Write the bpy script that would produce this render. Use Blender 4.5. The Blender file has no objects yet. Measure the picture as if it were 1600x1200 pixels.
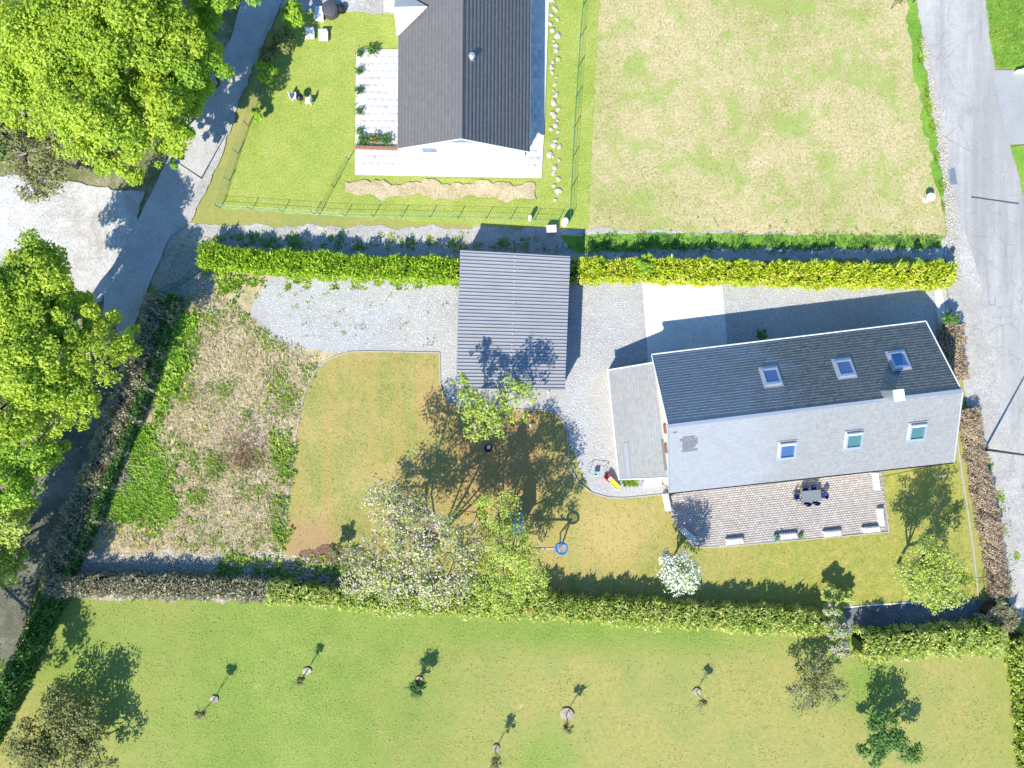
import bpy, math, random
import numpy as np
from mathutils import Vector, Matrix
random.seed(7); RNG = np.random.default_rng(7)
SC = bpy.context.scene; COL = SC.collection
# ------------------------------------------------------------ camera, world, sun
H = 60.0; F = 1111.0; M = H / F
cam = bpy.data.objects.new('camera', bpy.data.cameras.new('camera')); COL.objects.link(cam)
cam.location = (0, 0, H); cam.data.lens = F * 36 / 1600; cam.data.sensor_width = 36
cam.data.clip_end = 2000; SC.camera = cam
SUN_AZ = 28.7; SUN_EL = 44.0
world = bpy.data.worlds.new('World'); SC.world = world; world.use_nodes = True
wn = world.node_tree; wn.nodes.clear()
sky = wn.nodes.new('ShaderNodeTexSky'); sky.sky_type = 'NISHITA'; sky.sun_disc = False
sky.sun_elevation = math.radians(SUN_EL); sky.sun_rotation = math.radians(180 + SUN_AZ)
sky.air_density = 1.0; sky.dust_density = 0.2; sky.ozone_density = 4.0
bg = wn.nodes.new('ShaderNodeBackground'); bg.inputs[1].default_value = 0.15
wo = wn.nodes.new('ShaderNodeOutputWorld')
hs_ = wn.nodes.new('ShaderNodeHueSaturation'); hs_.inputs['Saturation'].default_value = 1.2
wn.links.new(sky.outputs[0], hs_.inputs['Color']); wn.links.new(hs_.outputs[0], bg.inputs[0]); wn.links.new(bg.outputs[0], wo.inputs[0])
sl = bpy.data.lights.new('sun', 'SUN'); sl.energy = 4.35; sl.angle = math.radians(0.5); sl.color = (1.0, 0.955, 0.835)
sun = bpy.data.objects.new('sun', sl); COL.objects.link(sun)
a = math.radians(SUN_AZ); e = math.radians(SUN_EL)
sdir = Vector((math.sin(a) * math.cos(e), math.cos(a) * math.cos(e), -math.sin(e)))
sun.rotation_euler = sdir.to_track_quat('-Z', 'Y').to_euler(); sun.location = (-30, -50, 60)
SC.view_settings.view_transform = 'Standard'; SC.view_settings.look = 'None'
SC.view_settings.exposure = 0.90; SC.view_settings.gamma = 1; SC.view_settings.use_curve_mapping = False

# ------------------------------------------------------------ helpers
def P(px, py, z=0.0):
    k = M * (1 - z / H)
    return np.array([(px - 800) * k, (600 - py) * k, z])
WL = {}
def setp(o, label=None, cat=None, group=None, kind=None):
    if label: o['label'] = label
    if cat: o['category'] = cat
    if group: o['group'] = group
    if kind: o['kind'] = kind
    return o
def thing(name, label, cat, loc=(0, 0, 0), group=None, rotz=0.0):
    o = bpy.data.objects.new(name, None); COL.objects.link(o)
    o.location = tuple(float(v) for v in loc); o.rotation_euler = (0, 0, rotz); o.empty_display_size = .3
    WL[o.name] = np.array([float(v) for v in loc])
    return setp(o, label, cat, group)
def mk(name, v, f, mat, parent=None, local=False, smooth=False, kind=None, nper=None, loc=None):
    """v Nx3, f MxK array (or list of index lists)"""
    v = np.asarray(v, dtype=np.float64)
    off = np.zeros(3)
    if not local:
        if parent is not None and parent.name in WL: off = WL[parent.name]
        elif parent is None and loc is not None: off = np.asarray(loc, float)
    me = bpy.data.meshes.new(name)
    vv = v - off
    if isinstance(f, np.ndarray):
        n, k = f.shape
        me.vertices.add(len(vv)); me.vertices.foreach_set('co', vv.astype(np.float32).ravel())
        me.loops.add(n * k); me.loops.foreach_set('vertex_index', f.astype(np.int32).ravel())
        me.polygons.add(n); me.polygons.foreach_set('loop_start', np.arange(0, n * k, k, dtype=np.int32))
        me.update(calc_edges=True)
    else:
        me.from_pydata([tuple(x) for x in vv], [], f); me.update()
    if smooth: me.polygons.foreach_set('use_smooth', [True] * len(me.polygons))
    me.materials.append(mat)
    o = bpy.data.objects.new(name, me); COL.objects.link(o)
    if parent is not None:
        o.parent = parent
        WL[o.name] = WL.get(parent.name, np.zeros(3))
    elif loc is not None:
        o.location = tuple(off); WL[o.name] = off
    if kind: o['kind'] = kind
    return o
class MB:
    def __init__(s): s.v = []; s.f = []
    def add(s, vs, fs):
        b = len(s.v); s.v += [tuple(map(float, x)) for x in vs]; s.f += [[i + b for i in q] for q in fs]; return s
    def box(s, c, d, rz=0.0):
        c = np.asarray(c, float); hx, hy, hz = d[0] / 2, d[1] / 2, d[2] / 2
        ca, sa = math.cos(rz), math.sin(rz); vs = []
        for z in (-hz, hz):
            for x, y in ((-hx, -hy), (hx, -hy), (hx, hy), (-hx, hy)):
                vs.append((c[0] + x * ca - y * sa, c[1] + x * sa + y * ca, c[2] + z))
        return s.add(vs, [(3, 2, 1, 0), (4, 5, 6, 7), (0, 1, 5, 4), (1, 2, 6, 5), (2, 3, 7, 6), (3, 0, 4, 7)])
    def fbox(s, o, u, v, n, u0, u1, v0, v1, n0, n1):
        o, u, v, n = (np.asarray(q, float) for q in (o, u, v, n))
        vs = [o + u * x + v * y + n * z for z in (n0, n1) for x, y in ((u0, v0), (u1, v0), (u1, v1), (u0, v1))]
        return s.add(vs, [(3, 2, 1, 0), (4, 5, 6, 7), (0, 1, 5, 4), (1, 2, 6, 5), (2, 3, 7, 6), (3, 0, 4, 7)])
    def tube(s, pts, rs, n=6, caps=True):
        pts = [np.asarray(p, float) for p in pts]
        if not hasattr(rs, '__len__'): rs = [rs] * len(pts)
        b = len(s.v); up = np.array([0.13, 0.31, 0.94])
        for i, p in enumerate(pts):
            t = pts[min(i + 1, len(pts) - 1)] - pts[max(i - 1, 0)]; t = t / (np.linalg.norm(t) + 1e-9)
            r_ = up if abs(t @ up) < .95 else np.array([1., 0, 0])
            x = np.cross(t, r_); x /= np.linalg.norm(x); y = np.cross(t, x)
            for k in range(n):
                an = 2 * math.pi * k / n
                s.v.append(tuple(p + rs[i] * (x * math.cos(an) + y * math.sin(an))))
        for i in range(len(pts) - 1):
            for k in range(n):
                a0 = b + i * n + k; a1 = b + i * n + (k + 1) % n
                s.f.append([a0, a1, a1 + n, a0 + n])
        if caps:
            s.f.append([b + k for k in range(n)][::-1]); s.f.append([b + (len(pts) - 1) * n + k for k in range(n)])
        return s
    def lathe(s, c, prof, n=16):
        b = len(s.v)
        for r, z in prof:
            for k in range(n):
                an = 2 * math.pi * k / n; s.v.append((c[0] + r * math.cos(an), c[1] + r * math.sin(an), c[2] + z))
        for i in range(len(prof) - 1):
            for k in range(n):
                a0 = b + i * n + k; a1 = b + i * n + (k + 1) % n
                s.f.append([a0, a1, a1 + n, a0 + n])
        s.f.append([b + k for k in range(n)][::-1]); s.f.append([b + (len(prof) - 1) * n + k for k in range(n)])
        return s
    def torus(s, c, R, r, n=24, m=8, tilt=0):
        b = len(s.v)
        for i in range(n):
            A = 2 * math.pi * i / n
            for j in range(m):
                B = 2 * math.pi * j / m; rr = R + r * math.cos(B)
                s.v.append((c[0] + rr * math.cos(A), c[1] + rr * math.sin(A), c[2] + r * math.sin(B) + tilt * rr * math.cos(A)))
        for i in range(n):
            for j in range(m):
                s.f.append([b + i * m + j, b + ((i + 1) % n) * m + j, b + ((i + 1) % n) * m + (j + 1) % m, b + i * m + (j + 1) % m])
        return s
    def go(s, name, mat, parent=None, local=False, smooth=False, kind=None, loc=None):
        return mk(name, s.v, s.f, mat, parent, local, smooth, kind, loc=loc)
def copy_tree(o, loc, rotz=None, label=None, parent=None):
    c = o.copy(); COL.objects.link(c)
    if parent is not None: c.parent = parent
    else:
        c.location = tuple(float(v) for v in loc)
        if rotz is not None: c.rotation_euler = (0, 0, rotz)
    if label: c['label'] = label
    for ch in list(o.children): copy_tree(ch, None, parent=c)
    return c

# ------------------------------------------------------------ materials
class NT:
    def __init__(s, name, rough=0.85, spec=0.3):
        s.m = bpy.data.materials.new(name); s.m.use_nodes = True; s.t = s.m.node_tree; s.t.nodes.clear()
        s.out = s.n('ShaderNodeOutputMaterial'); s.b = s.n('ShaderNodeBsdfPrincipled')
        s.b.inputs['Roughness'].default_value = rough; s.b.inputs['Specular IOR Level'].default_value = spec
        s.l(s.b.outputs[0], s.out.inputs[0]); s.geo = s.n('ShaderNodeNewGeometry')
        s.pos = s.geo.outputs['Position']
    def n(s, t): return s.t.nodes.new(t)
    def l(s, a_, b_): s.t.links.new(a_, b_)
    def noise(s, scale, detail=4, rough=.6, vec=None, dist=0.0, stretch=None, rot=0.0):
        nn = s.n('ShaderNodeTexNoise'); nn.inputs['Scale'].default_value = scale; nn.inputs['Detail'].default_value = detail
        nn.inputs['Roughness'].default_value = rough; nn.inputs['Distortion'].default_value = dist
        v = vec or s.pos
        if stretch:
            mp = s.n('ShaderNodeMapping'); mp.vector_type = 'POINT'; mp.inputs['Scale'].default_value = stretch
            mp.inputs['Rotation'].default_value = (0, 0, rot); s.l(v, mp.inputs[0]); v = mp.outputs[0]
        s.l(v, nn.inputs['Vector']); return nn.outputs['Fac']
    def voro(s, scale, feat='F1', out='Distance'):
        nn = s.n('ShaderNodeTexVoronoi'); nn.feature = feat; nn.inputs['Scale'].default_value = scale
        s.l(s.pos, nn.inputs['Vector']); return nn.outputs[out]
    def ramp(s, fac, stops):
        r = s.n('ShaderNodeValToRGB'); cr = r.color_ramp
        while len(cr.elements) < len(stops): cr.elements.new(.5)
        for el, (p, c) in zip(cr.elements, stops):
            el.position = p; c = (c, c, c) if not hasattr(c, '__len__') else c; el.color = (*c, 1)
        s.l(fac, r.inputs[0]); return r.outputs[0]
    def mix(s, f, a_, b_, blend='MIX'):
        m = s.n('ShaderNodeMix'); m.data_type = 'RGBA'; m.blend_type = blend
        for i, q in ((0, f), (6, a_), (7, b_)):
            if hasattr(q, 'links') or hasattr(q, 'is_linked'): s.l(q, m.inputs[i])
            elif i == 0: m.inputs[0].default_value = q
            else: m.inputs[i].default_value = (*q, 1) if hasattr(q, '__len__') else (q, q, q, 1)
        return m.outputs[2]
    def math(s, op, a_, b_=0.0):
        m = s.n('ShaderNodeMath'); m.operation = op
        for i, q in enumerate((a_, b_)):
            if hasattr(q, 'is_linked'): s.l(q, m.inputs[i])
            else: m.inputs[i].default_value = q
        return m.outputs[0]
    def color(s, c):
        if hasattr(c, 'is_linked'): s.l(c, s.b.inputs['Base Color'])
        else: s.b.inputs['Base Color'].default_value = (*c, 1)
        return s
    def bump(s, h, strength=.4, dist=.05):
        b = s.n('ShaderNodeBump'); b.inputs['Strength'].default_value = strength; b.inputs['Distance'].default_value = dist
        s.l(h, b.inputs['Height']); s.l(b.outputs[0], s.b.inputs['Normal']); return s
    def trans(s, col, f=.3):
        t = s.n('ShaderNodeBsdfTranslucent'); s.l(col, t.inputs[0]) if hasattr(col, 'is_linked') else None
        mx = s.n('ShaderNodeMixShader'); mx.inputs[0].default_value = f
        s.l(s.b.outputs[0], mx.inputs[1]); s.l(t.outputs[0], mx.inputs[2]); s.l(mx.outputs[0], s.out.inputs[0]); return s
def plain(name, c, rough=.6, spec=.4, metal=0.0, var=.12):
    t = NT(name, rough, spec)
    f = t.noise(9, 4, .7); c2 = tuple(x * (1 - var * 2) for x in c); c3 = tuple(min(1, x * (1 + var)) for x in c)
    t.color(t.ramp(f, [(.3, c2), (.7, c3)])); t.b.inputs['Metallic'].default_value = metal
    return t.m
def leafmat(name, cols, tf=.3, big=.35, rough=.55):
    """cols dark..light; varies per leaf and by clump"""
    t = NT(name, rough, .35)
    r = t.geo.outputs['Random Per Island']
    nz = t.noise(big, 3, .6)
    nz2 = t.noise(1.7, 3, .7)
    f = t.math('ADD', t.math('MULTIPLY', r, .42), t.math('ADD', t.math('MULTIPLY', nz, .55), t.math('MULTIPLY', nz2, .4)))
    n = len(cols)
    c = t.ramp(f, [(.40 + .5 * i / (n - 1), c) for i, c in enumerate(cols)])
    t.color(c); t.trans(c, tf); return t.m
def ground(name, base, mid, hi, big=.12, med=1.2, fine=9, spots=None, bump=.5, rough=.95, contrast=1.0, extra=None):
    """base/mid/hi three tones of the same cover"""
    t = NT(name, rough, .12)
    f1 = t.noise(big, 3, .55, dist=.4); f2 = t.noise(med, 5, .68); f3 = t.noise(fine, 5, .8)
    s = t.math('ADD', t.math('MULTIPLY', f1, .5), t.math('ADD', t.math('MULTIPLY', f2, .42), t.math('MULTIPLY', f3, .42)))
    w = .17 * contrast
    c = t.ramp(s, [(.67 - w, base), (.67, mid), (.67 + w, hi)])
    c = t.mix(.75, c, t.ramp(f3, [(.3, .6), (.5, 1.0), (.7, 1.45)]), 'MULTIPLY')
    if extra: c = extra(t, c)
    t.color(c); t.bump(t.math('ADD', f3, t.math('MULTIPLY', f2, .6)), bump, .08); return t.m

def lawn_extra(t, c):
    # mowing stripes, dry patches, clover
    st = t.noise(.9, 2, .5, stretch=(1.0, .05, 1), rot=.08)
    c = t.mix(t.ramp(st, [(.44, 0.0), (.56, .65)]), c, (.36, .27, .085))
    dry = t.noise(.33, 5, .75, dist=.6)
    c = t.mix(t.ramp(dry, [(.5, 0.0), (.66, .7)]), c, (.43, .30, .13))
    sx = t.n('ShaderNodeSeparateXYZ'); t.l(t.pos, sx.inputs[0])
    ea = t.ramp(t.math('ADD', t.math('MULTIPLY', sx.outputs[0], .02), t.math('MULTIPLY', t.noise(.25, 3, .6), .4)), [(.35, 0.0), (.75, .75)])
    c = t.mix(ea, c, t.mix(t.ramp(t.noise(1.1, 5, .8), [(.42, 0.0), (.62, 1.0)]), (.21, .255, .035), (.39, .32, .085)))
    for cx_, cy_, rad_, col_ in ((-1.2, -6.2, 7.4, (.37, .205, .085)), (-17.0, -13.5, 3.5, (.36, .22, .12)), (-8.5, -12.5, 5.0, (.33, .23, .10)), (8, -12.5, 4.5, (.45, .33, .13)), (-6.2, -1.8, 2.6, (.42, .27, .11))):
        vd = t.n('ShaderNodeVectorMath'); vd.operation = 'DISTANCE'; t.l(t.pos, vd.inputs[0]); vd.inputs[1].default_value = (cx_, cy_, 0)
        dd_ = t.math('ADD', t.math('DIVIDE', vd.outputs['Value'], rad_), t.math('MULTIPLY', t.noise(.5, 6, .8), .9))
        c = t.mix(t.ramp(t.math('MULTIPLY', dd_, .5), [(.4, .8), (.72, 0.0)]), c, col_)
    sp = t.noise(14, 3, .8)
    return t.mix(t.ramp(sp, [(.56, 0.0), (.66, .7)]), c, (.48, .46, .16))
def gravel_extra(t, c):
    v = t.voro(11)
    c = t.mix(.5, c, t.ramp(v, [(0.0, 1.35), (.35, 1.0), (.7, .6)]), 'MULTIPLY')
    p = t.noise(.22, 4, .6, dist=.8)
    c = t.mix(t.ramp(p, [(.45, 0.0), (.7, .45)]), c, (.44, .40, .34))
    wd = t.noise(2.3, 5, .85)
    return t.mix(t.ramp(wd, [(.66, 0.0), (.74, .7)]), c, (.16, .17, .07))
def blob(t, cx, cy, rad, lo, hi, w=.9, ns=.3, st=(1, 1, 1)):
    vd = t.n('ShaderNodeVectorMath'); vd.operation = 'DISTANCE'
    mp = t.n('ShaderNodeMapping'); mp.vector_type = 'POINT'; mp.inputs['Scale'].default_value = st; t.l(t.pos, mp.inputs[0])
    t.l(mp.outputs[0], vd.inputs[0]); vd.inputs[1].default_value = (cx * st[0], cy * st[1], 0)
    d = t.math('ADD', t.math('DIVIDE', vd.outputs['Value'], rad), t.math('MULTIPLY', t.noise(ns, 5, .7), w))
    return t.ramp(t.math('MULTIPLY', d, .5), [(lo / 2, 1.0), (hi / 2, 0.0)])
def meadow_extra(t, c):
    y = t.mix(t.ramp(t.noise(2.5, 5, .8), [(.4, 0.0), (.6, 1.0)]), (.27, .27, .07), (.355, .305, .11))
    y = t.mix(t.ramp(t.noise(.25, 4, .7, dist=.5), [(.45, 0.0), (.65, .7)]), y, (.235, .27, .08))
    g = y
    for cx, cy, rad, st in ((-19.5, -25, 15.5, (1, .45, 1)), (2.7, -32, 3.2, (1, 1, 1)), (30, -25, 3.5, (1, 1, 1)), (-36, -23, 5.0, (1, 1, 1)), (9, -20.6, 14, (.5, 6, 1)), (-60, 60, 30, (1, 1, 1)), (60, 10, 20, (1, .3, 1))):
        g = t.mix(t.math('MULTIPLY', blob(t, cx, cy, rad, .9, 2.0, w=1.3, ns=.3, st=st), .95), g, c)
    return t.mix(t.ramp(t.noise(.5, 3, .6, dist=.3), [(.70, 0.0), (.77, .7)]), g, (.46, .38, .22))
MAT = {}
MAT['meadow'] = ground('meadow_grass', (.13, .205, .035), (.185, .26, .05), (.27, .305, .08), big=.07, med=.5, fine=6, contrast=1.2,
    extra=meadow_extra)
MAT['field'] = ground('dry_field', (.26, .27, .08), (.40, .345, .17), (.50, .41, .24), big=.11, med=.55, fine=5, contrast=1.1, bump=.3,
    extra=lambda t, c: t.mix(t.ramp(t.noise(.3, 5, .7, dist=.6), [(.49, 0.0), (.62, .8)]), t.mix(t.ramp(t.noise(1.1, 5, .8), [(.55, 0.0), (.68, .6)]), c, (.54, .40, .27)), (.26, .33, .08)))
MAT['green_grass'] = ground('green_grass', (.09, .2, .025), (.15, .29, .035), (.25, .36, .06), big=.2, med=1.6, fine=10)
MAT['side_lawn'] = ground('neighbour_lawn', (.2, .28, .05), (.29, .34, .07), (.37, .37, .12), big=.15, med=.8, fine=7, contrast=1.0)
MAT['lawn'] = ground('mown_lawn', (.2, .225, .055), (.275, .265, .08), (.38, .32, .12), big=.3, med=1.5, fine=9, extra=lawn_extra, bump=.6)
MAT['straw'] = ground('rough_dry_ground', (.27, .24, .10), (.47, .38, .23), (.62, .51, .37), big=.3, med=1.5, fine=7, contrast=1.1, bump=1.0,
    extra=lambda t, c: t.mix(t.ramp(t.noise(.55, 6, .8, dist=.7), [(.56, 0.0), (.68, .7)]), t.mix(t.ramp(t.noise(.35, 4, .7), [(.5, 0.0), (.66, .6)]), c, (.47, .34, .25)), (.25, .29, .09)))
MAT['soil'] = ground('pinkish_soil', (.3, .2, .14), (.46, .32, .25), (.6, .45, .38), big=.5, med=2, fine=9, bump=.8)
MAT['mulch'] = ground('mulch', (.13, .07, .045), (.22, .13, .09), (.36, .24, .18), med=3, fine=14, bump=1.0)
MAT['gravel'] = ground('pale_gravel', (.38, .375, .37), (.44, .435, .43), (.5, .495, .49), big=.25, med=1.8, fine=14, extra=gravel_extra, bump=.8)
MAT['gravel_path'] = ground('path_gravel', (.34, .32, .30), (.43, .41, .385), (.55, .53, .5), big=.4, med=2, fine=10, extra=gravel_extra, bump=.8)
MAT['stony'] = ground('stony_ground', (.25, .22, .15), (.38, .33, .25), (.55, .5, .44), big=.5, med=2.4, fine=6, bump=1.0)
def asphalt_extra(t, c):
    tr = t.noise(.55, 4, .6, stretch=(1.0, .07, 1), rot=.22)
    c = t.mix(t.ramp(tr, [(.42, 0.0), (.62, .8)]), c, (.265, .257, .248))
    cr = t.voro(.16, 'DISTANCE_TO_EDGE')
    nz = t.noise(1.5, 4, .7)
    c = t.mix(t.ramp(t.math('ADD', cr, t.math('MULTIPLY', nz, .10)), [(.048, .28), (.062, 0.0)]), c, (.2, .2, .2))
    c2_ = t.voro(.55, 'DISTANCE_TO_EDGE')
    mk_ = t.ramp(t.noise(.13, 3, .6), [(.5, 0.0), (.6, 1.0)])
    c = t.mix(t.math('MULTIPLY', t.ramp(t.math('ADD', c2_, t.math('MULTIPLY', nz, .12)), [(.07, .4), (.085, 0.0)]), mk_), c, (.16, .155, .15))
    c = t.mix(t.ramp(t.noise(3.5, 5, .85), [(.6, 0.0), (.7, .45)]), c, (.5, .49, .47))
    st = t.noise(.8, 6, .7, dist=.5, stretch=(1, .3, 1), rot=.2)
    return t.mix(t.ramp(st, [(.55, 0.0), (.66, .55)]), c, (.25, .243, .235))
MAT['asphalt'] = ground('worn_pale_asphalt', (.325, .312, .298), (.385, .37, .352), (.445, .43, .41), big=.2, med=.8, fine=16, extra=asphalt_extra, bump=.3, rough=.85)
MAT['drive_asphalt'] = ground('smooth_asphalt', (.27, .27, .275), (.31, .31, .31), (.35, .35, .345), big=.2, med=.8, fine=12, bump=.2)
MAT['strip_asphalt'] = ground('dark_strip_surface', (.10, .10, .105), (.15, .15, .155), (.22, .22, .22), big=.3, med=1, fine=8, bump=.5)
MAT['lane'] = ground('lane_asphalt', (.33, .315, .3), (.42, .4, .375), (.5, .48, .45), big=.2, med=.9, fine=12, bump=.4,
    extra=lambda t, c: t.mix(t.ramp(t.noise(.7, 5, .7, stretch=(1, .4, 1)), [(.6, 0.0), (.72, .6)]), c, (.22, .2, .17)))
MAT['lane_shade'] = ground('shaded_lane', (.08, .085, .05), (.14, .135, .1), (.24, .22, .18), big=.3, med=1.5, fine=8, bump=.8)  # darker than the lane: its deep shade is partly put into the colour
MAT['concrete'] = ground('pale_concrete', (.5, .48, .44), (.6, .58, .54), (.66, .64, .6), big=.3, med=.9, fine=10, bump=.15,
    extra=lambda t, c: t.mix(t.ramp(t.noise(.5, 5, .7, stretch=(1, .25, 1)), [(.5, 0.0), (.75, .4)]), c, (.48, .45, .4)))
MAT['paving'] = ground('white_paving', (.52, .5, .47), (.6, .58, .55), (.68, .66, .63), big=.3, med=1, fine=6, bump=.1)
MAT['apron'] = ground('worn_beige_apron', (.34, .32, .29), (.46, .44, .41), (.54, .52, .49), big=.25, med=.8, fine=7, bump=.3,
    extra=lambda t, c: t.mix(t.ramp(t.noise(.35, 5, .75, dist=.8), [(.5, 0.0), (.66, .6)]), c, (.33, .27, .21)))
MAT['bedding'] = ground('weedy_bed', (.1, .13, .04), (.2, .2, .09), (.42, .36, .25), big=.5, med=2, fine=7, bump=1.)
def islandmat(name, cols, rough=.7, spec=.3, stain=None, fine=12):
    t = NT(name, rough, spec); r = t.geo.outputs['Random Per Island']
    n = len(cols); c = t.ramp(r, [(i / (n - 1), q) for i, q in enumerate(cols)])
    c = t.mix(.3, c, t.ramp(t.noise(fine, 4, .75), [(.3, .75), (.7, 1.25)]), 'MULTIPLY')
    if stain: c = stain(t, c)
    t.color(c); return t.m
def slate_stain(t, c):
    s = t.noise(.3, 6, .75, dist=.8); sx = t.n('ShaderNodeSeparateXYZ'); t.l(t.pos, sx.inputs[0])
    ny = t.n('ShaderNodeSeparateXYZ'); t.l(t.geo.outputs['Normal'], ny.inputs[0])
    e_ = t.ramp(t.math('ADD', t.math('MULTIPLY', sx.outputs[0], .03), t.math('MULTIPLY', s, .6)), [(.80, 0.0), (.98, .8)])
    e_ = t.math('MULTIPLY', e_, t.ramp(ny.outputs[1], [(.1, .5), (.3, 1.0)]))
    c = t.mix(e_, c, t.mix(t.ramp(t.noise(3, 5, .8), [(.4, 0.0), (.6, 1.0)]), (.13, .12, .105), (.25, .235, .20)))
    li = t.noise(5, 4, .9)
    return t.mix(t.ramp(li, [(.69, 0.0), (.74, .8)]), c, (.45, .42, .36))
MAT['slate'] = islandmat('grey_slate', [(.25, .265, .295), (.262, .277, .307), (.274, .289, .319)], .62, .3, slate_stain)
MAT['slate_dark'] = islandmat('darker_slate', [(.13, .135, .145), (.16, .165, .175)], .6, .4)
MAT['annex_slate'] = islandmat('annex_slate', [(.25, .247, .245), (.27, .266, .262), (.295, .29, .285)], .75, .3,
    lambda t, c: t.mix(t.ramp(t.noise(.6, 5, .7), [(.5, 0.0), (.7, .5)]), c, (.30, .33, .355)))
MAT['tile'] = islandmat('brown_grey_tile', [(.135, .13, .135), (.145, .14, .145), (.155, .15, .155)], .65, .3)
MAT['paver'] = islandmat('beige_paver', [(.37, .325, .29), (.40, .355, .32), (.425, .38, .345), (.48, .44, .405)], .9, .15,
    lambda t, c: t.mix(t.ramp(t.noise(1.1, 5, .75), [(.58, 0.0), (.72, .5)]), c, (.3, .24, .19)))
MAT['slab'] = islandmat('white_slab', [(.5, .48, .45), (.56, .545, .52), (.6, .59, .57)], .85, .2,
    lambda t, c: t.mix(t.ramp(t.noise(.6, 5, .75), [(.55, 0.0), (.72, .4)]), c, (.4, .37, .33)))
MAT['joint'] = plain('joint_sand', (.29, .26, .23), .95, .1)
t = NT('anthracite_sheet_metal', .42, .5); t.b.inputs['Metallic'].default_value = .1
c = t.ramp(t.noise(1.2, 5, .7, stretch=(.25, 2.5, 1)), [(.3, (.28, .28, .29)), (.7, (.335, .335, .345))])
c = t.mix(t.ramp(t.noise(.7, 6, .8), [(.5, 0.0), (.7, .35)]), c, (.22, .215, .20)); c = t.mix(t.ramp(t.noise(9, 3, .9), [(.68, 0.0), (.72, .6)]), c, (.4, .37, .3))
t.color(c); MAT['metal_roof'] = t.m
MAT['trim'] = plain('white_trim', (.72, .72, .71), .5, .4, 0, .03)
MAT['zinc'] = plain('zinc', (.5, .52, .55), .35, .5, .6, .05)
MAT['render_wall'] = plain('cream_render', (.68, .6, .52), .85, .2, 0, .05)
MAT['white_wall'] = plain('white_render', (.8, .79, .77), .85, .2, 0, .02)
MAT['wood'] = plain('brown_wood', (.2, .12, .07), .75, .2)
MAT['pale_wood'] = plain('pale_wood', (.48, .4, .3), .8, .2)
MAT['black'] = plain('black_metal', (.025, .025, .028), .4, .4, .3)
MAT['charcoal'] = plain('charcoal_plastic', (.07, .07, .08), .55, .4)
MAT['grey_slat'] = plain('grey_composite_slat', (.2, .22, .24), .6, .3)
MAT['navy'] = plain('navy_fabric', (.02, .035, .14), .8, .2)
MAT['blue'] = plain('blue_plastic', (.02, .17, .62), .4, .5, 0, .05)
MAT['blueboard'] = plain('blue_board', (.03, .14, .34), .6, .3)
MAT['net'] = plain('grey_net', (.42, .42, .43), .9, .1)
MAT['red'] = plain('red_plastic', (.6, .03, .04), .35, .5, 0, .05)
MAT['yellow'] = plain('yellow_plastic', (.75, .68, .05), .35, .5, 0, .05)
MAT['cyan'] = plain('cyan_plastic', (.05, .5, .75), .35, .5, 0, .05)
MAT['green_metal'] = plain('green_coated_wire', (.03, .2, .14), .4, .5, .1)
MAT['bark'] = plain('grey_bark', (.2, .17, .13), .9, .1, 0, .25)
MAT['pale_bark'] = plain('pale_bark', (.34, .3, .25), .9, .1, 0, .25)
MAT['dark_bark'] = plain('dark_bark', (.1, .08, .06), .9, .1, 0, .25)
MAT['stone'] = islandmat('white_stone', [(.5, .49, .47), (.68, .67, .65), (.8, .79, .77)], .8, .2)
MAT['pale_stone'] = islandmat('field_stone', [(.34, .31, .25), (.44, .40, .33), (.54, .49, .42)], .9, .2)
MAT['kerb'] = islandmat('kerb_concrete', [(.33, .31, .28), (.42, .4, .36)], .9, .2)
MAT['teal'] = plain('teal_glaze', (.25, .45, .48), .3, .5)
MAT['grate'] = plain('grey_grate', (.25, .26, .27), .5, .5, .5)
MAT['brick'] = plain('brown_brick', (.3, .15, .1), .85, .2)
t = NT('window_glass', .06, .8); t.color((.17, .26, .42)); t.b.inputs['Metallic'].default_value = .75; MAT['glass'] = t.m
t = NT('blind_glass', .15, .6); t.color((.06, .15, .16)); MAT['teal_glass'] = t.m
MAT['lime'] = leafmat('lime_leaf', [(.17, .31, .02), (.38, .53, .035), (.57, .65, .07)], .45, .3)
MAT['mid'] = leafmat('mid_green_leaf', [(.12, .27, .02), (.26, .46, .03), (.47, .60, .06)], .42, .3)
MAT['deep'] = leafmat('deep_green_leaf', [(.03, .10, .02), (.07, .19, .03), (.15, .28, .05)], .3, .3)
MAT['fresh'] = leafmat('fresh_leaf', [(.17, .28, .03), (.37, .48, .07), (.6, .66, .16)], .4, .5)
MAT['olive'] = leafmat('olive_leaf', [(.09, .11, .035), (.17, .19, .05), (.3, .3, .09)], .3, .4)
MAT['hedge_y'] = leafmat('yellow_green_sprig', [(.26, .38, .012), (.50, .62, .02), (.68, .75, .05), (.74, .68, .18)], .42, .9)
MAT['hedge_g'] = leafmat('green_sprig', [(.15, .32, .02), (.36, .55, .03), (.56, .68, .07)], .42, .9)
MAT['hedge_s'] = leafmat('pale_green_sprig', [(.16, .32, .03), (.40, .54, .08), (.66, .70, .2), (.74, .70, .32)], .42, .9)
MAT['twig'] = leafmat('dry_twig', [(.17, .15, .085), (.34, .30, .19), (.54, .49, .35), (.26, .31, .1)], .15, .7)
MAT['beech'] = leafmat('dry_beech_leaf', [(.26, .19, .12), (.48, .37, .25), (.68, .56, .41)], .25, .8)
MAT['petal'] = leafmat('pale_blossom', [(.28, .25, .14), (.50, .43, .32), (.74, .66, .58)], .25, .6)
MAT['white_petal'] = leafmat('white_blossom', [(.25, .38, .08), (.74, .74, .70), (.9, .88, .86)], .25, 1.2)
MAT['lilac'] = leafmat('lilac_blossom', [(.09, .2, .04), (.46, .36, .38), (.68, .5, .58)], .25, 1.0)
MAT['weed'] = leafmat('weed_leaf', [(.07, .16, .02), (.18, .32, .03), (.42, .5, .07)], .3, .5)
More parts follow.
